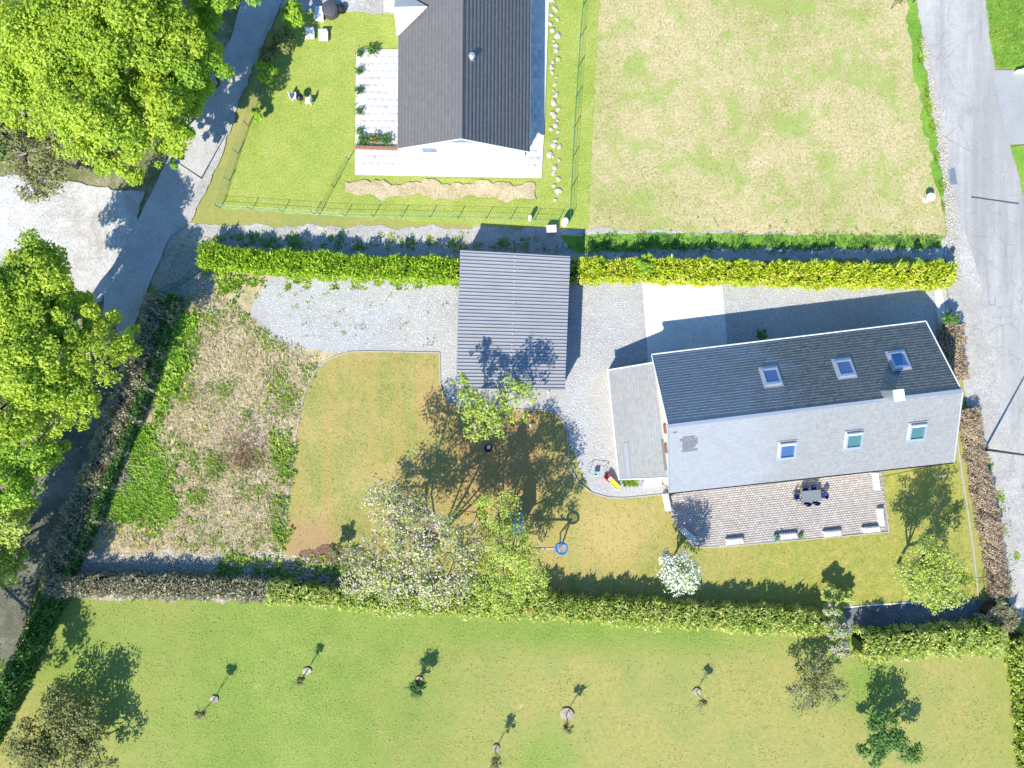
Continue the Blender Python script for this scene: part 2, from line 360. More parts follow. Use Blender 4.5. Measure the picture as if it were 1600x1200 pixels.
MAT['nettle'] = leafmat('nettle_leaf', [(.12, .27, .02), (.26, .46, .04), (.45, .60, .09)], .35, .5)
MAT['straw_blade'] = leafmat('straw_blade', [(.24, .2, .08), (.5, .42, .22), (.7, .6, .4)], .2, .6)
MAT['grass_blade'] = leafmat('grass_blade', [(.16, .2, .03), (.34, .36, .07), (.52, .46, .16)], .25, .4)
MAT['lawn_blade'] = leafmat('lawn_blade', [(.24, .28, .05), (.40, .42, .10), (.60, .58, .24)], .3, .4)
MAT['flower'] = leafmat('yellow_flower', [(.75, .55, .02), (.85, .7, .05)], .2, 1)
MAT['core'] = plain('hedge_heart', (.03, .05, .015), .95, .05)
MAT['core_brown'] = plain('brown_heart', (.07, .05, .03), .95, .05)

# ------------------------------------------------------------ ground sheets
def densify(pts, step=.35, amp=0.0, closed=True):
    out = []; n = len(pts)
    for i in range(n if closed else n - 1):
        p = np.asarray(pts[i][:2], float); q = np.asarray(pts[(i + 1) % n][:2], float)
        d = np.linalg.norm(q - p); k = max(1, int(d / step)); nrm = np.array([-(q - p)[1], (q - p)[0]]) / (d + 1e-9)
        for j in range(k):
            w = p + (q - p) * j / k
            if amp and j:
                q_ = w[0] * 1.0 + w[1] * 1.3; f_ = min(1, j / 3, (k - j) / 3)
                w = w + nrm * amp * f_ * (math.sin(q_ * 1.3 + 1) * .9 + math.sin(q_ * 3.1 + w[1]) * .6 + math.sin(q_ * 7.3) * .35 + random.gauss(0, .22))
            out.append(w)
    if not closed: out.append(np.asarray(pts[-1][:2], float))
    return out
LV = [0]
def sheet(name, pxs, mat, amp=0.0, step=.35, z=None, kind='structure'):
    LV[0] += 1
    if z is None: z = .004 * LV[0]
    pts = [P(x, y)[:2] for x, y in pxs]
    if amp: pts = densify(pts, step, amp)
    return mk(name, [(p[0], p[1], z) for p in pts], [list(range(len(pts)))], MAT[mat], kind=kind)
def inpoly(pts, poly):
    x, y = pts[:, 0], pts[:, 1]; c = np.zeros(len(pts), bool); n = len(poly); j = n - 1
    for i in range(n):
        xi, yi = poly[i]; xj, yj = poly[j]
        c ^= ((yi > y) != (yj > y)) & (x < (xj - xi) * (y - yi) / (yj - yi + 1e-12) + xi); j = i
    return c
S = 400
mk('ground', [(-S, -S, 0), (S, -S, 0), (S, S, 0), (-S, S, 0)], [[0, 1, 2, 3]], MAT['meadow'], kind='structure')
sheet('woodland_floor', [(-900, -900), (300, -900), (395, 0), (280, 240), (190, 400), (160, 480), (100, 640), (0, 880), (-900, 1500)], 'bedding', .2)
sheet('dry_field', [(960, -700), (1395, -700), (1440, 60), (1475, 290), (1476, 368), (918, 366)], 'field', .15)
sheet('verge_grass', [(1412, -40), (1428, -40), (1458, 150), (1477, 290), (1472, 330), (1462, 290), (1425, 100)], 'green_grass', .2)
sheet('neighbour_lawn', [(470, -500), (960, -500), (918, 366), (345, 325), (450, 18)], 'side_lawn', .1)
sheet('neighbour_drive', [(430, -500), (640, -500), (625, 22), (455, 16), (420, 12)], 'gravel_path', .08)
sheet('track_bed', [(255, 350), (350, 352), (880, 357), (1477, 372), (1480, 404), (890, 410), (345, 402), (240, 440)], 'gravel_path', .15)
sheet('path_verge_grass', [(875, 368), (1000, 364), (1470, 370), (1472, 388), (1100, 388), (900, 396)], 'green_grass', .08)
sheet('rough_ground', [(262, 450), (300, 400), (430, 402), (560, 440), (720, 430), (560, 590), (500, 640), (470, 780), (455, 935), (95, 925), (140, 800), (200, 650)], 'straw', .15)
sheet('stony_strip', [(110, 905), (135, 862), (440, 862), (560, 900), (560, 940), (100, 935)], 'stony', .2)
sheet('stony_corner', [(235, 440), (262, 375), (285, 358), (350, 385), (345, 415), (330, 440), (360, 500), (300, 480), (260, 470)], 'stony', .2)
sheet('soil_patch', [(362, 650), (400, 640), (432, 652), (436, 690), (420, 735), (385, 742), (356, 720), (350, 690)], 'soil', .15)
sheet('gravel_yard', [(392, 490), (398, 462), (425, 432), (470, 412), (885, 412), (1478, 425), (1484, 510), (1400, 620), (1100, 640), (1046, 700), (1040, 776), (970, 784), (925, 768),
      (870, 655), (840, 645), (700, 645), (684, 560), (600, 556), (550, 556), (505, 590), (480, 560), (455, 545), (420, 525)], 'gravel', .12)
sheet('worn_edge_soil', [(470, 545), (540, 548), (505, 575), (478, 620), (468, 700), (455, 790), (440, 780), (455, 690), (462, 610)], 'straw', .12)
LAWN = [(545, 550), (575, 549), (687, 551), (688, 598), (692, 617), (702, 629), (718, 635), (780, 639), (845, 641), (866, 646), (879, 657), (886, 675), (888, 712), (893, 735), (904, 754), (925, 770), (950, 777),
        (975, 778), (1038, 772), (1046, 800), (1061, 828), (1084, 853), (1120, 854), (1386, 829), (1378, 745), (1488, 722), (1494, 722), (1508, 800), (1528, 936), (1480, 940), (1322, 950), (1322, 985), (1560, 980), (1560, 1000), (1290, 1000),
        (820, 960), (440, 945), (440, 870), (447, 800), (456, 730), (463, 680), (470, 640), (481, 600), (498, 574), (520, 558)]
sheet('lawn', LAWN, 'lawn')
lawn_poly = [P(x, y)[:2] for x, y in LAWN]
sheet('lawn_bare_earth', [(470, 860), (520, 850), (600, 880), (640, 930), (480, 935), (440, 905)], 'mulch', .2)
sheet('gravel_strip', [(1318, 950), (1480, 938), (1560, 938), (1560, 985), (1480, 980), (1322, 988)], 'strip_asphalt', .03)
sheet('concrete_pad', [(1002, 425), (1126, 425), (1137, 545), (1150, 640), (1022, 640), (1012, 560)], 'concrete')
sheet('concrete_threshold', [(1457, 432), (1468, 432), (1478, 500), (1482, 530), (1470, 530), (1464, 498)], 'paving')
sheet('verge_gravel', [(1400, -900), (1428, -60), (1436, 30), (1450, 140), (1474, 290), (1476, 330), (1478, 440), (1487, 505), (1508, 620), (1550, 800), (1575, 940), (1640, 1000), (1800, 2100), (1900, 2100), (1760, 1000), (1680, 700), (1600, 400), (1560, 200), (1530, -60), (1500, -900)], 'gravel_path', .12)
sheet('road', [(1300, -900), (1426, -60), (1441, 60), (1460, 160), (1484, 270), (1500, 340), (1532, 440), (1548, 540), (1565, 640), (1600, 780), (1660, 980), (1950, 2100), (2200, 2100), (1800, 1000), (1690, 640), (1630, 420), (1578, 230), (1553, 105), (1533, -60), (1420, -900)], 'asphalt', .05)
sheet('side_drive', [(1550, 110), (1800, 108), (1800, 222), (1574, 226)], 'drive_asphalt', .02)
sheet('roadside_grass', [(1534, -60), (1500, -700), (2300, -900), (2300, 95), (1600, 112), (1556, 106), (1545, 60)], 'green_grass', .1)
sheet('far_roadside_grass', [(1579, 230), (1800, 220), (2300, 220), (2300, 900), (1850, 900), (1612, 350), (1594, 290)], 'green_grass', .1)
sheet('pavement_apron', [(-700, 285), (60, 275), (150, 292), (228, 300), (205, 370), (172, 425), (160, 470), (110, 500), (60, 470), (-700, 560)], 'apron', .1)
sheet('footway', [(470, -60), (430, 30), (378, 150), (345, 250), (300, 345), (258, 380), (290, 270), (350, 120), (400, 0), (430, -60)], 'gravel_path', .08)
sheet('left_road', [(410, -300), (395, -60), (362, 60), (322, 125), (290, 192), (247, 282), (216, 345), (187, 395), (163, 450), (164, 478), (150, 530), (100, 650), (35, 800), (-20, 930), (-80, 1080), (20, 1050), (62, 900),
       (120, 760), (175, 620), (214, 500), (236, 440), (266, 370), (305, 300), (335, 235), (376, 145), (440, -20), (500, -300)], 'lane', .03)
sheet('track', [(152, 545), (196, 548), (178, 610), (122, 750), (64, 895), (15, 1060), (-90, 1090), (-30, 930), (30, 800), (98, 650), (120, 600)], 'lane_shade', .05)
sheet('white_terrace', [(557, 78), (632, 78), (632, 20), (600, 20), (600, -60), (860, -60), (850, 210), (846, 279), (555, 274)], 'slab', .0)
TZ = .004 * LV[0]; TP = [(557, 78), (632, 78), (632, 20), (600, 20), (600, -60), (860, -60), (850, 210), (846, 279), (555, 274)]
sheet('weedy_border', [(540, 285), (835, 286), (838, 312), (560, 306), (540, 300)], 'straw', .2)

# patio of single pavers
AX = math.radians(6.9)
PATIO = [(1043, 776), (1070, 765), (1376, 722), (1379, 745), (1386, 829), (1300, 837), (1120, 854), (1084, 852), (1061, 827), (1047, 800)]
sheet('patio', PATIO, 'joint')
pz = .004 * LV[0]
poly = [P(x, y)[:2] for x, y in PATIO]
def tiles_in(poly, L, W, ang, gap, z0, th, inset=.08, jit=.004):
    c, s_ = math.cos(ang), math.sin(ang); R = np.array([[c, -s_], [s_, c]]); q = np.array(poly) @ R  # rotate by -ang
    x0, y0 = q.min(0); x1, y1 = q.max(0); V = []; row = 0; y = y0
    while y < y1:
        x = x0 - (row % 2) * L / 2
        while x < x1:
            V.append((x + L / 2, y + W / 2)); x += L
        y += W; row += 1
    C = np.array(V); keep = np.ones(len(C), bool)
    for dx in (-L / 2, L / 2):
        for dy in (-W / 2, W / 2): keep &= inpoly(C + [dx, dy], [tuple(p) for p in q])
    C = C[keep]; n = len(C); hl, hw = (L - gap) / 2, (W - gap) / 2; b = .012
    tops = np.array([(-hl + b, -hw + b), (hl - b, -hw + b), (hl - b, hw - b), (-hl + b, hw - b)])
    bots = np.array([(-hl, -hw), (hl, -hw), (hl, hw), (-hl, hw)])
    zt = z0 + th + RNG.normal(0, jit, n)
    top = C[:, None] + tops; bot = C[:, None] + bots
    v = np.zeros((n, 8, 3)); v[:, :4, :2] = top @ R.T; v[:, 4:, :2] = bot @ R.T
    tilt = RNG.normal(0, jit * .6, (n, 4)); v[:, :4, 2] = zt[:, None] + tilt; v[:, 4:, 2] = z0
    f = np.array([(0, 1, 2, 3), (4, 5, 1, 0), (5, 6, 2, 1), (6, 7, 3, 2), (7, 4, 0, 3)])
    return v.reshape(-1, 3), (np.arange(n)[:, None, None] * 8 + f).reshape(-1, 4)
v, f = tiles_in([P(x, y)[:2] for x, y in TP], .6, .6, -.01, .012, TZ - .002, .014, jit=.001)
mk('terrace_slabs', v, f, MAT['slab'], kind='stuff')
v, f = tiles_in(poly, .24, .19, AX, .016, pz - .002, .035)
mk('pavers', v, f, MAT['paver'], kind='stuff')

# kerb stones along edges
def edging(pxs, label, L=.95, w=.09, h=.09, name='lawn_edging', mat='kerb'):
    pts = [P(x, y)[:2] for x, y in pxs]
    th = thing(name, label, 'edging', (*pts[0], 0))
    for i in range(len(pts) - 1):
        p, q = pts[i], pts[i + 1]; d = np.linalg.norm(q - p); k = max(1, round(d / L)); an = math.atan2(*(q - p)[::-1])
        for j in range(k):
            c = p + (q - p) * (j + .5) / k
            MB().box((c[0], c[1], h / 2 + .01), (d / k - .015, w, h + .02 + random.uniform(-.01, .01)), an + random.gauss(0, .006)).go('kerb_stone', MAT[mat], th)
edging([(520, 558), (545, 550), (575, 549), (687, 551), (688, 598), (692, 617), (702, 629), (718, 635), (780, 639), (845, 641), (866, 646), (879, 657), (886, 675), (888, 712), (893, 735), (904, 754), (925, 770), (950, 777), (975, 778), (1038, 772)],
       'winding concrete edging between the gravel yard and the mown lawn')
edging([(520, 558), (498, 574), (481, 600), (470, 640), (463, 680), (456, 730), (447, 800), (440, 862)], 'thin curved edging between the rough dry plot and the lawn')
edging([(1490, 652), (1500, 725), (1510, 790), (1520, 860), (1528, 936)], 'straight pale edging along the brown beech hedge', name='border_edging')
edging([(1041, 776), (1047, 800), (1061, 827), (1084, 854), (1120, 855), (1300, 839), (1388, 831), (1381, 775)], 'edging round the foot of the paved patio', name='patio_edging')
edging([(1318, 949), (1360, 945), (1480, 937)], 'pale edging on the lawn side of the shaded gravel strip', mat='trim', name='strip_edging')
edging([(1330, 990), (1440, 983), (1510, 972)], 'pale edging on the hedge side of the shaded gravel strip', mat='trim', name='strip_edging')

# ------------------------------------------------------------ slated roofs
def lerp4(e0, e1, r0, r1, s, t):
    s = s[..., None]; t = t[..., None]
    return (e0 * (1 - s) + e1 * s) * (1 - t) + (r0 * (1 - s) + r1 * s) * t
def slates(e0, e1, r0, r1, rows, cols, th=.028, lift=.012, gap=.012, mask=None):
    e0, e1, r0, r1 = (np.asarray(q, float) for q in (e0, e1, r0, r1))
    n = np.cross(e1 - e0, r0 - e0); n /= np.linalg.norm(n); n = n if n[2] > 0 else -n
    A = []
    for r in range(rows):
        o = .5 * (r % 2)
        for c in range(-1, cols):
            a0 = max(0, (c + o) / cols); a1 = min(1, (c + 1 + o) / cols)
            if a1 - a0 < .2 / cols: continue
            if mask and not mask((a0 + a1) / 2, (r + .5) / rows): continue
            A.append((a0, a1, r / rows, (r + 1) / rows))
    A = np.array(A); g = gap / cols; s0 = A[:, 0] + g / 2; s1 = A[:, 1] - g / 2; t0, t1 = A[:, 2], A[:, 3]
    j = RNG.normal(0, .003, len(A))[:, None] * n
    b0 = lerp4(e0, e1, r0, r1, s0, t0); b1 = lerp4(e0, e1, r0, r1, s1, t0); u1 = lerp4(e0, e1, r0, r1, s1, t1); u0 = lerp4(e0, e1, r0, r1, s0, t1)
    v = np.stack([b0 + n * (th + lift) + j, b1 + n * (th + lift) + j, u1 + n * lift + j, u0 + n * lift + j, b0 + n * .002, b1 + n * .002], 1)
    m = len(A); f = np.array([(0, 1, 2, 3), (4, 5, 1, 0)])
    return v.reshape(-1, 3), (np.arange(m)[:, None, None] * 6 + f).reshape(-1, 4)
def slab(e0, e1, r1, r0, th, name, mat, parent):
    n = np.cross(np.subtract(e1, e0), np.subtract(r0, e0)); n = n / np.linalg.norm(n)
    if n[2] < 0: n = -n
    q = [np.asarray(x, float) for x in (e0, e1, r1, r0)]
    return mk(name, [p - n * th for p in q] + q, [(3, 2, 1, 0), (4, 5, 6, 7), (0, 1, 5, 4), (1, 2, 6, 5), (2, 3, 7, 6), (3, 0, 4, 7)], MAT[mat], parent)
CAM = np.array([0, 0, H])
def onplane(px, py, o, n):
    d = P(px, py, 0) - CAM; t_ = ((o - CAM) @ n) / (d @ n); return CAM + d * t_
# ---- main house
ZE, ZR = 3.2, 6.05
NW, NE, SE, SW = P(1018, 555, ZE), P(1447, 503, ZE), P(1490, 722, ZE), P(1045, 770, ZE)
RW = (NW + SW) / 2; RW[2] = ZR; RE = (NE + SE) / 2; RE[2] = ZR
ctr = (NW + NE + SE + SW) / 4; ctr[2] = 0
hs = thing('house', 'long main house with slate gable roof, six roof windows and a chimney', 'house', ctr)
slab(NW, NE, RE, RW, .14, 'roof_slope', 'slate', hs); slab(SW, SE, RE, RW, .14, 'roof_slope', 'slate', hs)
v, f = slates(NE, NW, RE, RW, 27, 66); mk('slates', v, f, MAT['slate'], hs, kind='stuff')['label'] = 'north roof slates in dark courses'
v, f = slates(SW, SE, RW, RE, 27, 66); mk('slates', v, f, MAT['slate'], hs, kind='stuff')['label'] = 'sunlit south roof slates'
def frame(a_, b_, c_):
    u = (b_ - a_) / np.linalg.norm(b_ - a_); w = c_ - a_; w = w - u * (w @ u); w /= np.linalg.norm(w); n = np.cross(u, w)
    return u, w, (n if n[2] > 0 else -n)
uS, vS, nS = frame(SW, SE, RW); uN, vN, nN = frame(NW, NE, RW)
# walls as a gabled prism, inset from the eaves
def inset(p, q, d): return p + (q - p) / np.linalg.norm(q - p) * d
ins = .32
cs = []
U = (NE - NW) / np.linalg.norm(NE - NW); Vv = (NW - SW) / np.linalg.norm((NW - SW))
w0, w1, w2, w3 = SW + U * .12 + Vv * ins, SE - U * .12 + Vv * ins, NE - U * .12 - Vv * ins, NW + U * .12 - Vv * ins
zw = ZE + .18 * (ZR - ZE) / 3 - .16
def z0(p, z): return (p[0], p[1], z)
rw_, re_ = RW + U * .12, RE - U * .12
vs = [z0(p, 0) for p in (w0, w1, w2, w3)] + [z0(p, zw) for p in (w0, w1, w2, w3)] + [z0(rw_, ZR - .18), z0(re_, ZR - .18)]
wl = mk('wall', vs, [(3, 2, 1, 0), (0, 1, 5, 4), (2, 3, 7, 6), (1, 2, 6, 9, 5), (3, 0, 4, 8, 7)], MAT['render_wall'], hs)
mk('ridge_cap', *(lambda m_: (m_.v, m_.f))(MB().fbox(RW, U, np.cross([0, 0, 1], U), (0, 0, 1), -.05, np.linalg.norm(RE - RW) + .05, -.13, .13, .0, .07)), MAT['zinc'], hs)
MB().tube([SW - np.array([0, .06, .05]), SE - np.array([0, .06, .05])], .07, 8).go('gutter', MAT['black'], hs)
MB().tube([NW + np.array([0, .06, -.02]), NE + np.array([0, .06, -.02])], .07, 8).go('gutter', MAT['trim'], hs)
for p, q, mm in ((NW, RW, 'trim'), (SW, RW, 'zinc'), (NE, RE, 'trim'), (SE, RE, 'zinc')):
    MB().tube([p + [0, 0, .05], q + [0, 0, .05]], .05, 6).go('verge', MAT[mm], hs)
MB().tube([z0(w0 + [-.05, -.05, 0], .05), z0(w0 + [-.05, -.05, 0], 3.0)], .05, 8).go('downpipe', MAT['zinc'], hs)
# south openings and west gable opening
for k, (s_, ww, hh, zz) in enumerate(((.12, 1.6, 2.1, 1.06), (.35, 2.4, 2.1, 1.06), (.58, 1.4, 1.2, 1.5), (.8, 1.4, 1.2, 1.5))):
    for (a0, a1, sg) in ((w0, w1, -1), (w3, w2, 1)):
        c = a0 + (a1 - a0) * s_; ang = math.atan2(U[1], U[0]); nv = np.cross([0, 0, 1], U) * sg
        c = c + nv * .02
        fr = MB().box((c[0], c[1], zz), (ww, .08, hh), ang).go('window', MAT['trim'], hs)
        c = c + nv * .03
        MB().box((c[0], c[1], zz), (ww - .16, .05, hh - .16), ang).go('pane', MAT['glass'], fr)
cg = (RW * .52 + SW * .48); cg = w0 + (w3 - w0) * .47
for sh, zz in ((.0, 4.5), (-1.6, 3.9)):
    MB().box((cg[0] + Vv[0] * sh - .03, cg[1] + Vv[1] * sh, zz), (.12, .7, .8), AX).go('shutter', MAT['brick'], hs)
def skylight(px, py, o, u, v_, n, label, glass='glass', w=1.25, h=1.4, tilt=.0):
    c = onplane(px, py, o + n * .12, n)
    fr = MB(); t_ = .11; z1 = .17
    fr.fbox(c, u, v_, n, -w / 2, w / 2, h / 2 - t_, h / 2, -.1, z1); fr.fbox(c, u, v_, n, -w / 2, w / 2, -h / 2, -h / 2 + t_, -.1, z1)
    fr.fbox(c, u, v_, n, -w / 2, -w / 2 + t_, -h / 2 + t_, h / 2 - t_, -.1, z1); fr.fbox(c, u, v_, n, w / 2 - t_, w / 2, -h / 2 + t_, h / 2 - t_, -.1, z1)
    g = fr.go('roof_window', MAT['zinc'], hs); g['label'] = label
    MB().fbox(c, u, v_, n, -w / 2 + t_, w / 2 - t_, -h / 2 + t_, h / 2 - t_, -.05, .05).go('pane', MAT[glass], g)
    MB().fbox(c, u, v_, n, -w / 2 + t_ - .01, w / 2 - t_ + .01, h / 2 - t_ - .16, h / 2 - t_ + .01, .03, .09).go('blind_box', MAT['trim'], g)
    MB().fbox(c, u, v_, n, -w / 2 - .14, w / 2 + .14, -h / 2 - .28, h / 2 + .12, -.1, -.045).go('flashing', MAT['zinc' if glass != 'x' else 'black'], g)
skylight(1205, 589, NW, uN, vN, nN, 'roof window on the shaded north slope, the one nearest the annex')
skylight(1320, 576, NW, uN, vN, nN, 'middle roof window on the north slope')
skylight(1405, 564, NW, uN, vN, nN, 'roof window beside the chimney shadow')
skylight(1230, 703, SW, uS, vS, nS, 'dark roof window on the south slope')
skylight(1334, 687, SW, uS, vS, nS, 'middle roof window on the south slope with teal pane', 'teal_glass')
skylight(1433, 674, SW, uS, vS, nS, 'roof window near the road end of the south slope with teal pane', 'teal_glass')
# patch of replaced slates
pc = onplane(1075, 693, SW + nS * .05, nS); b = MB()
for r in range(7):
    a0 = random.uniform(-.65, -.35); a1 = .6 + random.uniform(-.05, .1)
    if r in (1, 6): a1 -= .2
    x = a0
    while x < a1:
        b.fbox(pc, uS, vS, nS, x, min(x + .33, a1 + .1), -.75 + r * .2, -.75 + r * .2 + .19, -.02, .012 + random.uniform(0, .004)); x += .345
b.go('slate_patch', MAT['slate_dark'], hs)['label'] = 'darker replaced slates on the south slope'
pc = onplane(1055, 676, SW + nS * .05, nS); MB().fbox(pc, uS, vS, nS, -.16, .16, -.06, .06, -.02, .012).go('slate_patch', MAT['slate_dark'], hs)
# chimney
c = onplane(1381, 615, NW, nN); c = c - np.array([0, .1, 0]) + np.array([.15, 0, 0])
ch = MB().box((c[0], c[1], 6.45), (.66, .75, 2.3), AX).go('chimney', MAT['zinc'], hs)
MB().box((c[0], c[1], 7.66), (.78, .86, .1), AX).go('chimney_cap', MAT['trim'], ch)
# ---- annex
AWz, AEz = 1.85, 3.1
a0 = P(950, 578, AWz); a1 = P(968, 749, AWz)
def on_gable(t_, off=0): q = w3 + (w0 - w3) * t_; q = q.copy(); q[2] = AEz; return q - U * off
b0 = on_gable(.0, .03) + Vv * -.1; b1 = on_gable(.955, .03)
b0 = np.array([*(P(1022, 566, AEz)[:2]), AEz]); b1 = np.array([*(P(1044, 746, AEz)[:2]), AEz])
an_ = thing('annex', 'low lean-to annex with pale grey slate roof against the west gable of the main house', 'annex', ((a0 + b1) / 2 * [1, 1, 0]))
slab(a0, a1, b1, b0, .1, 'roof', 'annex_slate', an_)
v, f = slates(a1, a0, b1, b0, 16, 34, th=.02, lift=.008); mk('slates', v, f, MAT['annex_slate'], an_, kind='stuff')
def inw(p, dx, dy, z): return (p[0] + dx, p[1] + dy, z)
vs = [inw(a0, .15, -.15, 0), inw(a1, .15, .15, 0), inw(b1, 0, .15, 0), inw(b0, 0, -.15, 0), inw(a0, .15, -.15, AWz - .1), inw(a1, .15, .15, AWz - .1), inw(b1, 0, .15, AEz - .12), inw(b0, 0, -.15, AEz - .12)]
mk('wall', vs, [(0, 1, 5, 4), (1, 2, 6, 5), (2, 3, 7, 6), (3, 0, 4, 7)], MAT['render_wall'], an_)
MB().tube([a0 + [-.04, .1, 0], a1 + [-.04, -.05, 0]], .055, 8).go('gutter', MAT['trim'], an_)
for p, q in ((a0, b0), (a1, b1)): MB().tube([p + [0, 0, .03], q + [0, 0, .03]], .05, 6).go('verge', MAT['trim'], an_)
uA, vA, nA = frame(a0, a1, b0)
for (px_, py_, l1, l2, w_) in ((980, 717, -1.3, 1.3, .35), (1038, 715, -1.4, 1.0, .22), (1035, 640, -.25, .25, .45)):
    pc = onplane(px_, py_, a0 + nA * .04, nA); MB().fbox(pc, uA, vA, nA, l1, l2, -w_ / 2, w_ / 2, -.02, .012).go('slate_patch', MAT['tile'] if w_ < .3 else MAT['slate'], an_)
# ---- carport
CZ = 3.15
k0, k1, k2, k3 = P(719, 391, CZ + .05), P(891, 400, CZ - .05), P(882.5, 608, CZ - .05), P(713, 607, CZ + .05)
cp = thing('carport', 'large carport with ribbed dark grey metal roof beside the tree', 'carport', ((k0 + k2) / 2 * [1, 1, 0]))
km, kn = (k0 + k1) / 2, (k3 + k2) / 2
def ribbed(p0, p1, q1, q0, ribs, parent, name='roof_sheet'):
    # ribs run p0->p1; sheet extends from p to q
    n_ = np.array([0, 0, 1.]); prof = []
    for r in range(ribs):
        b_ = r / ribs; d = 1 / ribs
        prof += [(b_, 0), (b_ + d * .70, 0), (b_ + d * .74, .085), (b_ + d * .90, .085), (b_ + d * .96, 0)]
    prof.append((1, 0)); vs = []; fs = []
    for t_, hgt in prof:
        vs.append(p0 * (1 - t_) + q0 * t_ + n_ * hgt); vs.append(p1 * (1 - t_) + q1 * t_ + n_ * hgt)
    for i in range(len(prof) - 1): fs.append((2 * i, 2 * i + 1, 2 * i + 3, 2 * i + 2))
    return mk(name, vs, fs, MAT['metal_roof'], parent)
NS = 13
for s_ in range(NS):
    t0, t1 = s_ / NS, (s_ + 1) / NS
    L = lambda A_, B_, t_: A_ * (1 - t_) + B_ * t_
    ribbed(L(k0, k3, t0), L(km, kn, t0) + [.02, 0, .006], L(km, kn, t1) + [.02, 0, .006], L(k0, k3, t1), 3, cp)
    ribbed(L(km, kn, t0), L(k1, k2, t0), L(k1, k2, t1), L(km, kn, t1), 3, cp)
b = MB()
for i in range(26):
    q = L(km, kn, (i + .5) / 26); b.box((q[0], q[1], q[2] + .03), (.05, .12, .05))
b.go('seam_screws', MAT['trim'], cp, kind='stuff')
for A_, B_ in ((k0, k1), (k1, k2), (k2, k3), (k3, k0)):
    d = B_ - A_; MB().box(((A_ + B_) / 2 - [0, 0, .1]), (np.linalg.norm(d[:2]) + .03, .03, .16), math.atan2(d[1], d[0])).go('fascia', MAT['black' if A_ is not k1 else 'zinc'], cp)
def wallseg(A_, B_, z1, nb, parent, ins_=.12):
    d = B_ - A_; an = math.atan2(d[1], d[0]); ln = np.linalg.norm(d[:2])
    for i in range(nb):
        q = A_ + d * (i + .5) / nb
        MB().box((q[0], q[1], z1 / 2), (ln / nb - .01, .05, z1), an).go('wall_board', MAT['wood'], parent)
ci = (k0 + k2) / 2
ki = [k + (ci - k) / np.linalg.norm(ci - k) * .2 for k in (k0, k1, k2, k3)]
wallseg(ki[1], ki[2], 2.95, 12, cp); wallseg(ki[0], ki[1], 2.95, 9, cp)
for q in (ki[0], ki[3], (ki[3] * 2 + ki[2]) / 3, (ki[3] + ki[2] * 2) / 3, ki[2]):
    MB().box((q[0], q[1], 1.47), (.14, .14, 2.94)).go('post', MAT['wood'], cp)
MB().tube([P(857, 609, 3.0), P(857, 614, 2.9), P(857, 614, .02)], .035, 6).go('downpipe', MAT['zinc'], cp)

# ---- white bungalow to the north
WE, WR = 2.7, 5.4
eW0, eE0 = P(622, 232, WE), P(827, 237, WE)
rid0 = (eW0 + eE0) / 2; rid0[2] = WR
dN = np.array([(P(836, -100, 0) - P(827, 237, 0))[0] * .35, 24.0, 0])
eW1, eE1, rid1 = eW0 + dN, eE0 + dN, rid0 + dN
wh = thing('bungalow', 'white walled bungalow with brown-grey tiled gable roof north of the track', 'house', rid0 * [1, 1, 0])
slab(eW0, eW1, rid1, rid0, .14, 'roof_slope', 'tile', wh); slab(eE0, eE1, rid1, rid0, .14, 'roof_slope', 'tile', wh)
v, f = slates(eW1, eW0, rid1, rid0, 19, 80); mk('roof_tiles', v, f, MAT['tile'], wh, kind='stuff')
v, f = slates(eE0, eE1, rid0, rid1, 19, 80); mk('roof_tiles', v, f, MAT['tile'], wh, kind='stuff')
MB().tube([rid0 + [0, 0, .04], rid1 + [0, 0, .04]], .12, 8).go('ridge_tiles', MAT['tile'], wh)
g0, g1 = eW0 + [.35, .35, -.05], eE0 + [-.35, .35, -.05]
vs = [z0(g0, 0), z0(g1, 0), z0(g1 + dN, 0), z0(g0 + dN, 0), z0(g0, WE), z0(g1, WE), z0(g1 + dN, WE), z0(g0 + dN, WE), (rid0[0], g0[1], WR - .2), (rid0[0] + dN[0], g0[1] + dN[1], WR - .2)]
mk('wall', vs, [(0, 1, 5, 8, 4), (1, 2, 6, 5), (3, 0, 4, 7), (2, 3, 7, 9, 6)], MAT['white_wall'], wh)
for p, q in ((eW0, eW1), (eE0, eE1)): MB().tube([p - [0, 0, .05], q - [0, 0, .05]], .07, 8).go('gutter', MAT['zinc'], wh)
for p, q in ((eW0, rid0), (eE0, rid0)): MB().tube([p + [0, -.03, -.03], q + [0, -.03, -.03]], .05, 6).go('verge', MAT['trim'], wh)
wn_ = MB().box((rid0[0] - .1, g0[1] - .02, 3.6), (1.9, .08, .9)).go('window', MAT['trim'], wh)
MB().box((rid0[0] - .1, g0[1] - .05, 3.6), (1.7, .06, .7)).go('pane', MAT['glass'], wn_)
for dx in (-2.9, 2.9):
    wn_ = MB().box((rid0[0] + dx, g0[1] - .02, 1.4), (1.4, .08, 1.2)).go('window', MAT['trim'], wh); MB().box((rid0[0] + dx, g0[1] - .05, 1.4), (1.2, .06, 1.0)).go('pane', MAT['glass'], wn_)
for dy in (4, 8.5, 13):
    for gg, sx_ in ((g0, -1), (g1, 1)):
        wn_ = MB().box((gg[0] + sx_ * .02, gg[1] + dy, 1.3), (.08, 1.8, 1.9)).go('window', MAT['trim'], wh); MB().box((gg[0] + sx_ * .05, gg[1] + dy, 1.3), (.06, 1.6, 1.7)).go('pane', MAT['glass'], wn_)
